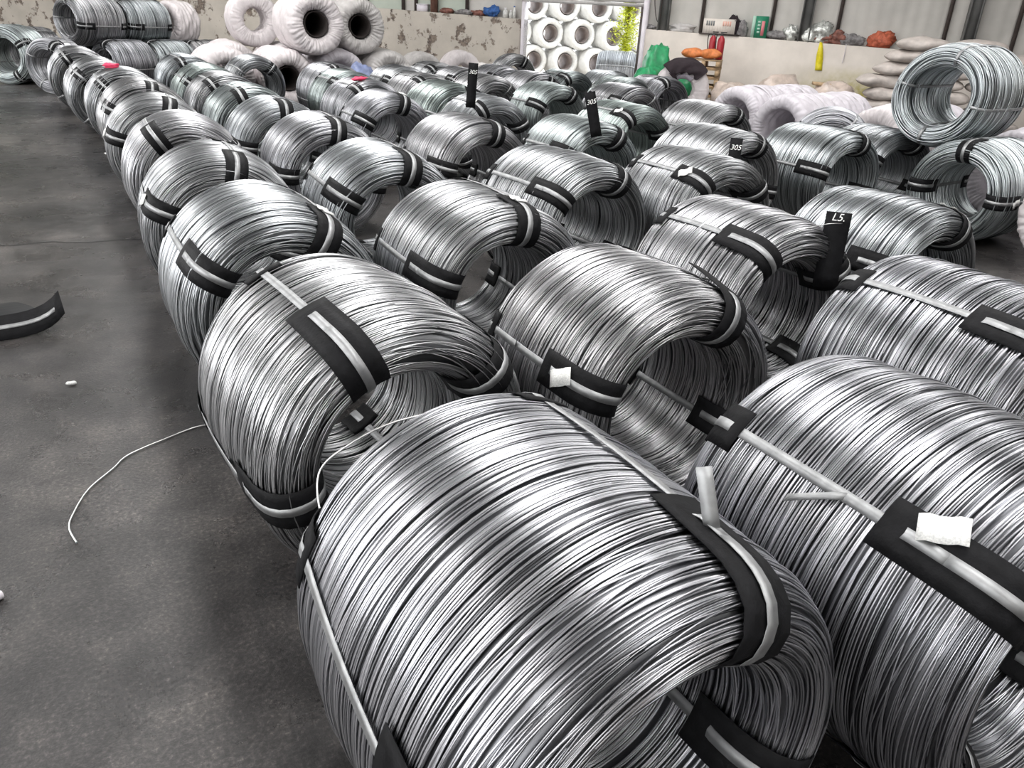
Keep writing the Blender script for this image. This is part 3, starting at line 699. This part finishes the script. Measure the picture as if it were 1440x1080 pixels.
wrapped_coil(3.92, 18.15, 0, 'w', 'white wrapped coil at the upper left, farthest back on the pyramid', .50, .70, z=.93)
wrapped_coil(4.46, 15.98, 0, 'w', 'pale pink wrapped coil with dark bore at the middle top of the pyramid', .52, 1.4, z=.92, lining=BORESHADE, closed=True)
wrapped_coil(5.54, 16.70, 0, 'g', 'grey wrapped coil with dark bore at the upper right of the pyramid', .50, 1.4, z=.92, lining=BORESHADE, closed=True)
wrapped_coil(7.35, 17.4, 0, 'g', 'small grey wrapped ring on the floor before the peeling wall', .46, .60)
wrapped_coil(8.42, 17.6, 0, 'w', 'pale wound ring coil on the floor before the peeling wall', .48, .5)
p = Vector((1.48, 19.35, .79)) + AX * 1.86 + PX * .485
wrapped_coil(p.x, p.y, radians(-58), 'w', 'thin white wrapped coil at the right end of the upper rear tier', .45, .62, z=.79, seam=False)
# white coils lying crosswise at the foot of the right wall
wrapped_coil(9.77, 9.59, radians(-80), 'l', 'lilac white wrapped coil beside the beige film heap', .46)
wrapped_coil(10.78, 9.77, radians(-80), 'l', 'white wrapped coil behind the one beside the film heap', .46)
wrapped_coil(9.39, 8.29, radians(-80), 'l', 'white wrapped coil with open bore in the middle of the right wall group', .46)
wrapped_coil(10.38, 8.46, radians(-80), 'l', 'white wrapped coil lined up behind the open bored one', .46)
wrapped_coil(9.62, 6.86, radians(-80), 'w', 'pinkish wrapped coil beside the raised wire coil', .46)
wrapped_coil(10.62, 7.03, radians(-80), 'l', 'wrapped coil behind the pinkish one near the sacks', .46)
wrapped_coil(7.66, 3.30, radians(-95), 'w', 'pinkish wrapped coil cut off by the right edge of the picture', .44, .95, seam=False)
wrapped_coil(8.95, 4.70, radians(-80), 'l', 'lilac wrapped coil beyond the raised coil at the right edge', .46, z=0)
wrapped_coil(8.85, 5.70, radians(-80), 'l', 'lilac wrapped coil low behind the raised coil', .46, z=0)
# stacked coils in the yard, three tiers seen through the doorway
OA = Vector((0.84, -0.54, 0)); n_ = 0
tiers = [('bottom', 7, -1.9), ('middle', 6, -1.4), ('top', 5, -0.9)]
ORD = ['first', 'second', 'third', 'fourth', 'fifth', 'sixth', 'seventh']
for ti, (nm, cnt, st) in enumerate(tiers):
    for k in range(cnt):
        p = Vector((15.15, 24.3, 0)) + OA * (st + k * 1.05)
        wrapped_coil(p.x, p.y, radians(-8), 'o', '%s wrapped coil from the left in the %s tier of the yard stack' % (ORD[k], nm), .46, 1.2, z=ti * .84, group='coils stacked in the yard', seam=False, lining=BORESHADEPINK)
wire_coil(13.55, 18.45, radians(48), 1.0, [20, 110, 200, 290], 'far', .52, 'bright wire coil standing outside in the yard at the doorway', npads=0)

# yard tree with young yellow-green leaves
tr = thing('yard_tree', 'young yellow-green tree seen at the right of the doorway', 'tree', (14.45, 19.35, 0))
mb = MB(); mb.tube([(0, 0, 0), (.03, .02, .8), (-.02, 0, 1.7), (.04, .03, 2.8)], [.05, .04, .03, .015], 8); mb.build('trunk', BARK, tr, True)
for (a, z0, l) in ((0.3, .9, .5), (2.6, 1.3, .45), (4.2, 1.7, .5), (5.4, 2.1, .4), (1.4, 2.2, .4)):
    mb = MB(); mb.tube([(0, 0, z0), (cos(a) * l * .5, sin(a) * l * .5, z0 + .2), (cos(a) * l, sin(a) * l, z0 + .25)], [.018, .012, .006], 6); mb.build('branch', BARK, tr, True)
V = []; Q = []
rg = random.Random(5)
for k in range(4200):
    a = rg.uniform(0, 6.28); z = rg.uniform(.55, 3.1); r = abs(rg.gauss(0, .17 + .07 * sin(z * 5.0))) + .02
    c = Vector((cos(a) * r, sin(a) * r, z)); u = Vector((rg.gauss(0, 1), rg.gauss(0, 1), rg.gauss(0, 1))).normalized(); v = u.orthogonal().normalized()
    l, w_ = rg.uniform(.06, .11), rg.uniform(.03, .05); b = len(V)
    V += [c - u * l / 2, c + v * w_ / 2 + u.cross(v) * .006, c + u * l / 2, c - v * w_ / 2 + u.cross(v) * .006]; Q.append((b, b + 1, b + 2, b + 3))
fo = obj('foliage', mesh_np('foliage', [tuple(p) for p in V], Q, LEAF, True), tr); fo['kind'] = 'stuff'

# ------------------------------------------------------------------ tags, strap ends, ribbons, loose wire
def tag_plate(parent, base, top, width, text=None, tsize=.05, tpos=.8, bend=0.0, face=None, name='marking_tag', mat=None, thick=.004):
    """black strip of pad board standing or hanging on a coil; base and top in world space, broad side to the camera side"""
    base = Vector(base); top = Vector(top); ax = (top - base); L = ax.length; ax.normalize()
    toc = (Vector((0, 0, 1.75)) - base) if face is None else Vector(face)
    nn = (toc - ax * toc.dot(ax)).normalized(); t = ax.cross(nn)
    inv = Matrix.LocRotScale(parent.location, parent.rotation_euler, (1, 1, 1)).inverted()
    P = []; NN = []; TT = []; r3 = inv.to_3x3()
    for k in range(7):
        e = k / 6; P.append(np.array(inv @ (base + ax * L * e + nn * bend * (e * e)))); NN.append(np.array(r3 @ nn)); TT.append(np.array(r3 @ t))
    pl = obj(name, strip_mesh(name, P, NN, TT, width, thick, mat or PAD), parent); pl['label'] = 'bent steel strap end' if mat else 'black board tag' + (' with chalk writing' if text else '')
    if text:
        me = text_mesh(text, tsize, CHALK)
        pos = base + ax * L * tpos + nn * (.006 + bend * tpos ** 2)
        Mw = Matrix((t, ax, nn)).transposed().to_4x4(); Mw.translation = pos
        o = obj('chalk_writing', me, pl); o.matrix_local = inv @ Mw
tag_plate(H_, (3.86, 7.78, .86), (3.88, 7.77, 1.30), .10, '305', .055, .80)
tag_plate(G_, (4.10, 5.78, .84), (4.03, 5.84, 1.20), .095, '305', .055, .78)
tag_plate(I_, (4.90, 4.90, .50), (4.97, 4.98, .92), .10, '305', .06, .82)
tag_plate(F_3, (3.16, 2.42, .62), (3.20, 2.46, .98), .115, 'L5.', .05, .93, bend=.02)
# bent strap tail on the big coil
def strap_tail(parent, pf, zc, phi, q, pts, w_=.029):
    p, nn, t = coil_frame(pf, q, radians(phi), .010); ax = np.cross(t, nn); p = p + np.array([0, 0, zc])
    P = [p + nn * a + ax * b + t * c for a, b, c in pts]; NN = []
    for i in range(len(P)):
        d = P[min(i + 1, len(P) - 1)] - P[max(i - 1, 0)]; d = d / np.linalg.norm(d); n_ = np.cross(d, t); NN.append(n_ / np.linalg.norm(n_))
    obj('strap_end', strip_mesh('strap_end', P, NN, [t] * len(P), w_, .0016, STRAP), parent)
p, nn, t = coil_frame(pfA, .03, radians(20), .014); p = Vector(p) + Vector((0, 0, zA)) + A_.location
tag_plate(A_, p, p + Vector((-.012, .03, .105)), .030, name='strap_end', mat=STRAP, bend=-.03, thick=.0016)
strap_tail(B_, pfB, zB, -48, .25, [(.0, 0, 0), (.006, -.03, -.02), (.010, -.07, -.05), (.012, -.11, -.08)], .022)
strap_tail(D_, pfD, zD, -69, .33, [(.0, 0, 0), (.015, .02, .03), (.025, .03, .07)], .024)
def ribbon(parent, loc, seed):
    inv = Matrix.LocRotScale(parent.location, parent.rotation_euler, (1, 1, 1)).inverted()
    o = lump('ribbon', PINK, inv @ Vector(loc), (.17, .12, .06), seed, parent, rough=.5, nu=14, nv=9); o['label'] = 'pink ribbon'
for o in list(bpy.data.objects):
    if o.get('label') == 'wire coil in the far aisle row with a pink ribbon on top': ribbon(o, (0.72, 11.5, .965), 3)
    if o.get('label') == 'wire coil with a pink ribbon on top in the far third row': ribbon(o, (3.42, 10.05, .955), 4)
# wire end lying out on the floor, from the second coil
GALV = plain('bright_wire', (0.80, 0.80, 0.79), 0.35, 1.0)
def spline(pts, n=8):
    P = [Vector(p) for p in pts]; out = []
    for i in range(len(P) - 1):
        p0, p1, p2, p3 = P[max(i - 1, 0)], P[i], P[i + 1], P[min(i + 2, len(P) - 1)]
        for k in range(n):
            t = k / n; out.append(0.5 * ((2 * p1) + (p2 - p0) * t + (2 * p0 - 5 * p1 + 4 * p2 - p3) * t * t + (3 * p1 - p0 - 3 * p2 + p3) * t ** 3))
    return out + [P[-1]]
def loose(parent, pts, r=.0026):
    inv = Matrix.LocRotScale(parent.location, parent.rotation_euler, (1, 1, 1)).inverted()
    mb = MB(); mb.tube([inv @ p for p in spline(pts)], r, 6); o = mb.build('loose_wire_end', GALV, parent, True); o['label'] = 'stray wire end'
loose(C_, [(.62, 3.0, .05), (.48, 3.25, .02), (.348, 3.358, .006), (.159, 3.286, .006), (.026, 3.214, .006), (-.035, 3.129, .006), (-.132, 3.001, .006), (-.192, 2.844, .006), (-.207, 2.754, .006), (-.188, 2.653, .006)], .0034)
loose(A_, [(.40, 1.46, .62), (.395, 1.56, .665), (.42, 1.62, .73), (.50, 1.62, .785), (.60, 1.60, .83), (.72, 1.54, .87)], .0026)
loose(F_3, [(2.74, 2.55, .80), (2.9, 2.47, .90), (3.06, 2.42, .94), (3.22, 2.43, .93)], .0022)

# ------------------------------------------------------------------ pad offcut lying in the aisle
t = thing('pad_offcut', 'curled black pad offcut with a strip of steel strap lying in the aisle', 'pad', (-.41, 4.86, 0), 0.12)
P = []; NN = []; TT = []
for k in range(15):
    e = k / 14; x = -.33 + .60 * e; c_ = 2 * e - 1
    P.append(np.array([x, .05 * c_ * c_, .055 + .07 * c_ ** 4 + .015 * c_ ** 2])); NN.append(np.array([0, -.62, .785])); TT.append(np.array([0, .785, .62]))
obj('board', strip_mesh('board', P, NN, TT, .16, .005, PAD), t)
obj('strap', strip_mesh('strap', [p + NN[0] * .007 for p in P[2:14]], NN[2:14], TT[2:14], .026, .002, STRAP), t)
P = []; NN = []; TT = []
for k in range(13):
    e = k / 12; P.append(np.array([-.05 - .07 * e, .06 + .46 * e, .06 + .05 * sin(e * pi) - .045 * e])); NN.append(np.array([0, -.1, .99])); TT.append(np.array([1., 0, 0]))
obj('flap', strip_mesh('flap', P, NN, TT, [.50 - .24 * sin(k / 12 * pi / 2) for k in range(13)], .005, RUBBER), t)
mb = MB(); mb.tube([(-.05, 0, .012), (.01, .01, .014), (.05, .03, .012)], .014, 8)
tag(mb.build('plastic_scrap', WHITEPAINT, None, True, loc=(-.455, 2.42, 0)), 'tiny white plastic scrap on the floor at the left edge', 'scrap')
for i, (x, y, lab) in enumerate([(-.15, 4.05, 'small bright wire chip on the floor below the pad offcut'), (.05, 18.6, 'pale paper scrap on the far floor by the left coils'), (.55, 10.9, 'small white scrap on the floor beside the aisle row')]):
    o = lump('scrap', PAPER, (x, y, .012), (.05 if i == 0 else .22, .02 if i == 0 else .16, .02), 40 + i, rough=.3, nu=10, nv=6); tag(o, lab, 'scrap')

# ------------------------------------------------------------------ things on the wall ledge
def on_ledge(s, off=-.14, dz=0.0): p = wp(s, off, 0); return (p.x, p.y, ledge_z(s) + dz)
def box_thing(name, label, cat, s, dims, mat, lidmat=None, off=-.13):
    x, y, z = on_ledge(s, off); t = thing(name, label, cat, (x, y, z), W_RZ)
    mb = MB(); mb.box((0, 0, dims[2] / 2), dims); mb.build('body', mat, t)
    return t
t = box_thing('storage_box', 'small white box on the ledge beside the rusty column', 'box', -2.72, (.26, .2, .15), WHITEPAINT)
mb = MB(); mb.box((0, 0, .16), (.28, .22, .025)); mb.build('lid', WHITEPAINT, t)
for s_, d, mt, lab in [(-2.05, (.3, .15, .09), BROWNBAG, 'brown rag on the ledge right of the rusty column'), (-1.6, (.35, .18, .08), GREYJUNK, 'grey rag low on the ledge above the peeling wall'), (-1.22, (.3, .18, .09), BROWNBAG, 'dark brown rag left of the blue one on the ledge'), (-.86, (.36, .2, .17), BLUERAG, 'crumpled blue rag on the ledge left of the bottles'),
                       (3.15, (.16, .14, .08), GREYJUNK, 'dark scrap on the ledge corner beside the doorway'), (3.88, (.5, .22, .12), WRAPG, 'white plastic scraps on the ledge right of the first column'),
                       (5.04, (.24, .2, .30), DARKCLOTH, 'dark crumpled tool bag on the ledge before the carton'), (5.24, (.2, .2, .24), GREYJUNK, 'dark grey bundle left of the green carton'), (6.05, (.45, .22, .14), GREYJUNK, 'grey rags on the ledge right of the green carton'), (6.32, (.3, .22, .25), SILVERBAG, 'silver film bundle on the ledge by the second column'),
                       (6.72, (.36, .24, .22), SILVERBAG, 'crinkled silver bag right of the second column on the ledge'), (7.0, (.4, .22, .3), SILVERBAG, 'tall heap of clear film on the ledge behind the brown bag'), (7.05, (.42, .2, .15), BROWNBAG, 'brown plastic bag on the ledge above the yellow ribbon'), (7.32, (.3, .2, .2), BROWNBAG, 'reddish brown bag on the ledge right of the yellow ribbon'),
                       (7.62, (.45, .2, .16), GREYJUNK, 'dark grey rag on the ledge right of the brown bags'), (8.25, (.45, .22, .24), ORANGERAG, 'orange rag bundle on the ledge beside the sacks')]:
    x, y, z = on_ledge(s_); d = (d[0] * 1.15, d[1], d[2] * 1.45); o = lump('rag', mt, (x, y, z + d[2] * .42), d, int(abs(s_) * 100) + 3, rough=.42, rz=W_RZ, nu=26, nv=16, freq=1.3); tag(o, lab, 'rag')
for i, (s_, h, lab) in enumerate([(-.50, .22, 'squat clear jar on the ledge near the doorway'), (-.36, .18, 'short bottle between the jar and the tall bottle on the ledge'), (-.27, .27, 'tall clear bottle on the ledge beside the doorway')]):
    x, y, z = on_ledge(s_); t = thing('bottle', lab, 'bottle', (x, y, z), 0, 'bottles on the ledge')
    r = .065 if i == 0 else .042
    mb = MB(); mb.lathe([(.001, 0), (r, 0), (r, h * .65), (r * .8, h * .75), (r * .4, h * .88), (r * .4, h)], 14); mb.build('body', BOTTLE, t, True)
    mb = MB(); mb.lathe([(r * .5, h * .93), (r * .5, h * 1.03), (.001, h * 1.03)], 12); mb.build('cap', BLUERAG if i == 2 else WHITEPAINT, t, True)
t = box_thing('carton', 'pale corrugated carton with grey and salmon print on the ledge', 'carton', 4.72, (.72, .2, .33), CARTON)
for (x, w_, h, mt) in ((-.20, .20, .10, GREYPRINT), (.17, .20, .10, SALMON)):
    for k in range(4):
        mb = MB(); mb.box((x - w_ / 2 + (k + .5) * w_ / 4, -.102, .235), (w_ / 4 - .015, .004, h)); mb.build('print_mark', mt, t)
for k in range(12): mb = MB(); mb.box((-.33 + k * .06, -.101, .09), (.006, .003, .16)); mb.build('flute_line', PLASTER2, t)
mb = MB(); mb.box((0, 0, .012), (.9, .12, .024)); x, y, z = on_ledge(4.75, -.02); tag(mb.build('board_strip', POST, None, loc=(x, y, z), rot=(0, 0, W_RZ)), 'dark board strip on the ledge edge under the pale carton', 'board')
t = box_thing('green_carton', 'green product carton with printed panel on the ledge', 'carton', 5.62, (.34, .2, .45), GREENBOX)
mb = MB(); mb.box((-.14, -.103, .225), (.07, .004, .45)); mb.build('pale_edge', PALEGREEN, t)
mb = MB(); mb.box((.07, -.103, .20), (.07, .004, .30)); mb.build('print_panel', PINKPRINT, t)
for k in range(4): mb = MB(); mb.box((-.02, -.103, .33 - k * .07), (.06, .004, .04)); mb.build('print_mark', PALEGREEN, t)
# yellow ribbon and a string hanging over the edge
P = []; NN = []; TT = []
for k in range(12):
    e = k / 11; P.append(np.array([-.01 + .06 * e, -.03 - .02 * sin(e * 6) if k else .05, .02 - .58 * e])); NN.append(np.array([0, -1., 0])); TT.append(np.array([1., 0, 0]))
x, y, z = wp(7.0, 0, ledge_z(7.0)); o = obj('yellow_ribbon', strip_mesh('yellow_ribbon', P, NN, TT, [.05 + .10 * sin(min(1, k / 7) * pi / 2) for k in range(12)], .006, YELLOW), None, (x, y, z), (0, 0, W_RZ))
tag(o, 'yellow plastic ribbon hanging over the wall edge', 'ribbon')
mb = MB(); mb.tube([(0, .05, .02), (0, -.02, .01), (.01, -.025, -.2), (.0, -.02, -.36)], .008, 6); x, y, z = wp(7.52, 0, ledge_z(7.52)); tag(mb.build('string', WHITEPAINT, None, True, loc=(x, y, z), rot=(0, 0, W_RZ)), 'thin white string hanging on the wall right of the ribbon', 'string')
mb = MB(); mb.tube(spline([(0, 0, 4.2), (.03, -.01, 3.0), (.05, -.02, 2.3), (.15, -.02, 1.85), (.22, 0, 1.95), (.22, 0, 3.0)]), .012, 6); x, y, z = wp(3.12, -.10, 0); tag(mb.build('hanging_cable', POST, None, True, loc=(x, y, z), rot=(0, 0, W_RZ)), 'dark cable hanging in a loop beside the doorway', 'cable')

# ------------------------------------------------------------------ corner by the doorway: pallets, sacks, extinguishers, tarpaulin
PC = Vector((12.83, 14.20, 0))
for k in range(6):
    lab = ['lowest wooden pallet of the stack by the doorway wall', 'second wooden pallet from the floor in the stack', 'third wooden pallet from the floor in the stack', 'fourth wooden pallet from the floor in the stack', 'fifth wooden pallet from the floor in the stack', 'top wooden pallet of the stack, under the orange sacks'][k]
    t = thing('pallet', lab, 'pallet', (PC.x, PC.y, k * .185), W_RZ + random.uniform(-.03, .03), 'stacked wooden pallets')
    for j in range(5): mb = MB(); mb.box((0, -.36 + j * .18, .17), (.70, .12, .025)); mb.build('top_board', WOOD, t)
    for j in range(3): mb = MB(); mb.box((-.305 + j * .305, 0, .095), (.08, .84, .12)); mb.build('stringer', WOOD, t)
    for j in range(3): mb = MB(); mb.box((0, -.34 + j * .34, .0175), (.70, .12, .03)); mb.build('bottom_board', WOOD, t)
def sack(c, d, rz, seed, mat, label, group):
    """filled bag: pillow with pinched ends"""
    nu, nv = 24, 18; V = []; rgn = np.random.default_rng(seed); ph1, ph2 = rgn.uniform(0, 6.28, 2)
    for j in range(nv + 1):
        u = -1 + 2 * j / nv; w_ = (1 - abs(u) ** 5) ** .45 if abs(u) < 1 else 0; hz = (1 - abs(u) ** 2.6) ** .6 if abs(u) < 1 else 0
        for k in range(nu):
            a = 2 * pi * k / nu; cx = np.sign(cos(a)) * abs(cos(a)) ** .7; sx = np.sign(sin(a)) * abs(sin(a)) ** .85
            b = 1 + .06 * sin(3 * a + ph1 + 4 * u) + .04 * sin(7 * u + ph2)
            V.append((u * d[0] / 2, max(.18, w_) * cx * d[1] / 2 * b, max(.05, hz) * sx * d[2] / 2 * b * (1.0 if sx > 0 else .82)))
    Q = [(j * nu + k, j * nu + (k + 1) % nu, (j + 1) * nu + (k + 1) % nu, (j + 1) * nu + k) for j in range(nv) for k in range(nu)]
    o = obj('sack', mesh_np('sack', V, Q, mat, True), None, c, (0, 0, rz)); return tag(o, label, 'sack', group)
for i, (sx, h, lab) in enumerate([(-.28, 0, 'orange sack lying at the left on the pallet stack'), (.10, 0, 'orange sack lying beside the fire extinguishers on the pallets')]):
    p = PC + WD * sx + WN * .16; sack((p.x, p.y, 1.11 + .105), (.5, .40, .22), W_RZ + .3 * i, 60 + i, ORANGE, lab, 'orange sacks on the pallets')
def extinguisher(p, label):
    t = thing('fire_extinguisher', label, 'fire extinguisher', p, W_RZ, 'fire extinguishers')
    mb = MB(); mb.lathe([(.001, 0), (.075, 0), (.08, .02), (.08, .36), (.07, .42), (.04, .46), (.03, .48)], 20); mb.build('cylinder', RED, t, True)
    mb = MB(); mb.lathe([(.028, .48), (.028, .53), (.001, .535)], 12); mb.box((.03, 0, .55), (.13, .025, .02)); mb.box((.03, 0, .515), (.10, .02, .015)); mb.build('valve_handle', BLACKPL, t)
    mb = MB(); mb.tube(spline([(-.03, 0, .51), (-.10, -.01, .50), (-.115, -.02, .40), (-.095, -.03, .2)], 5), .012, 6); mb.build('hose', BLACKPL, t, True)
p = PC + WD * .08 - WN * .32; extinguisher((p.x, p.y, 1.11), 'red fire extinguisher at the left on the pallet stack by the wall')
p = PC + WD * .27 - WN * .18; extinguisher((p.x, p.y, 1.11), 'red fire extinguisher at the right front corner of the pallet stack')
RC = wrapped_coil(11.60, 13.45, radians(-35), 'w', 'white ring coil with a black jacket thrown over it', .53, .42, seam=False)
def drape(name, parent, pf, f0, f1, q0, q1, off, mat, seed, zc, amp=.05):
    """cloth laid over a coil: a crumpled sheet with thickness that follows the coil surface"""
    nf, nq = 26, 22; V = []; Q = []
    for lay in (0, 1):
        for i in range(nf):
            for j in range(nq):
                f = f0 + (f1 - f0) * i / (nf - 1); q = q0 + (q1 - q0) * j / (nq - 1)
                nz = .5 + .5 * float(smooth_noise(np.float64(f * 2.2), np.float64(q * 7), np.float64(.3), seed))
                edge = .015 * sin(i * .9 + seed) * (j in (0, nq - 1))
                p, nn, t = coil_frame(pf, q + edge, f, off + amp * nz + lay * .02); V.append(tuple(p + np.array([0, 0, zc])))
    m_ = nf * nq
    for i in range(nf - 1):
        for j in range(nq - 1):
            a = i * nq + j; Q += [(a, a + 1, a + nq + 1, a + nq), (m_ + a, m_ + a + nq, m_ + a + nq + 1, m_ + a + 1)]
    for i in range(nf - 1):
        for j in (0, nq - 1): a = i * nq + j; Q.append((a, a + nq, m_ + a + nq, m_ + a))
    for j in range(nq - 1):
        for i in (0, nf - 1): a = i * nq + j; Q.append((a, m_ + a, m_ + a + 1, a + 1))
    return obj(name, mesh_np(name, V, Q, mat, True), parent)
pfr = Profile(.53, .25, .42, .14)
jk = thing('jacket', 'black jacket with a lilac lining draped over the white ring coil', 'jacket', (11.60, 13.45, 0), radians(-35))
drape('jacket_body', jk, pfr, radians(-44), radians(52), pfr.near_inner + .18, pfr.len + pfr.far_outer + .10, .03, DARKCLOTH, 3, .55)
drape('lining', jk, pfr, radians(-32), radians(40), pfr.near_inner + .02, pfr.near_inner + .15, .025, GREYCLOTH, 5, .55, .0)
drape('sleeve', jk, pfr, radians(-46), radians(-33), pfr.near_inner - .0, pfr.near_inner + .26, .05, DARKCLOTH, 8, .55, .03)
tag(lump('green_tarpaulin', GREEN, (11.34, 14.28, .42), (.95, .6, 1.0), 71, rough=.2, sharp=.7, rz=.4), 'folded green tarpaulin bundle low beside the doorway', 'tarpaulin')
tag(lump('green_tarpaulin', GREEN, (11.74, 14.55, .60), (.55, .5, 1.36), 72, rough=.22, sharp=.6, rz=-.3), 'upright green tarpaulin bundle behind the white ring coil', 'tarpaulin')
tag(lump('green_tarpaulin', GREEN, (12.06, 13.95, .34), (.5, .55, .80), 78, rough=.15, sharp=.7, rz=-.5), 'dark green tarpaulin seen through the white ring coil', 'tarpaulin')
tag(lump('plastic_bag', POLY, (10.98, 14.95, .33), (.6, .5, .78), 73, rough=.22), 'white plastic bag heaped at the right foot of the doorway', 'plastic bag')
tag(lump('plastic_bag', POLY, (11.15, 13.35, .16), (.45, .45, .38), 74, rough=.28), 'small white bag in front of the ring coil', 'plastic bag')
tag(lump('film_heap', BEIGEFILM, (12.22, 12.60, .35), (.80, .7, .84), 75, rough=.22, sharp=.75, rz=W_RZ), 'crumpled beige plastic film heap beside the ring coil', 'plastic film')
tag(lump('film_heap', BEIGEFILM, (12.85, 11.92, .42), (.90, .7, 1.0), 76, rough=.16, sharp=.7, rz=W_RZ), 'beige film heap in the middle before the right wall', 'plastic film')
tag(lump('film_heap', BEIGEFILM, (13.52, 11.20, .40), (.90, .7, .95), 77, rough=.14, sharp=.7, rz=W_RZ), 'beige film heap at the right, under a thin board', 'plastic film')
mb = MB(); mb.box((0, 0, 0), (.5, .2, .05)); tag(mb.build('plank', WOOD, None, loc=(13.4, 11.28, .84), rot=(0.05, .03, W_RZ + .2)), 'short plank lying on the beige film heap', 'plank')
tag(lump('film_heap', POLY, (8.95, 17.05, .33), (1.0, .5, .80), 79, rough=.18, sharp=.7, rz=W_RZ), 'clear film wrapped bundle against the wall left of the doorway', 'plastic film')
tag(lump('film_bundle', BLUEWRAP, (4.86, 14.1, .40), (.5, .6, .94), 80, rough=.12, sharp=.7), 'blue film wrapped bundle below the wrapped pyramid', 'plastic film')
# sacks piled against the right wall
SKD = WD
lay = [(-.02, .15), (.0, .1), (-.10, 0), (.02, .05), (-.14, .0), (.10, .05), (.26, .1), (.40, .0)]
nm = ['bottom', 'second', 'third', 'fourth', 'fifth', 'sixth', 'seventh', 'top']
for k, (o_, rz_) in enumerate(lay):
    for c in range(3):
        if k == 7 and c == 2: continue
        p = Vector((13.72, 10.10, 0)) + SKD * (o_ + c * .93) + WN * random.uniform(-.04, .04)
        sack((p.x, p.y, .115 + k * .218), (.92, .66, .275), W_RZ + random.uniform(-.05, .05), 100 + k * 3 + c, SACK, 'grey woven sack, %s layer of the pile, %s column' % (nm[k], ['left', 'middle', 'right'][c]), 'grey sacks piled by the right wall')
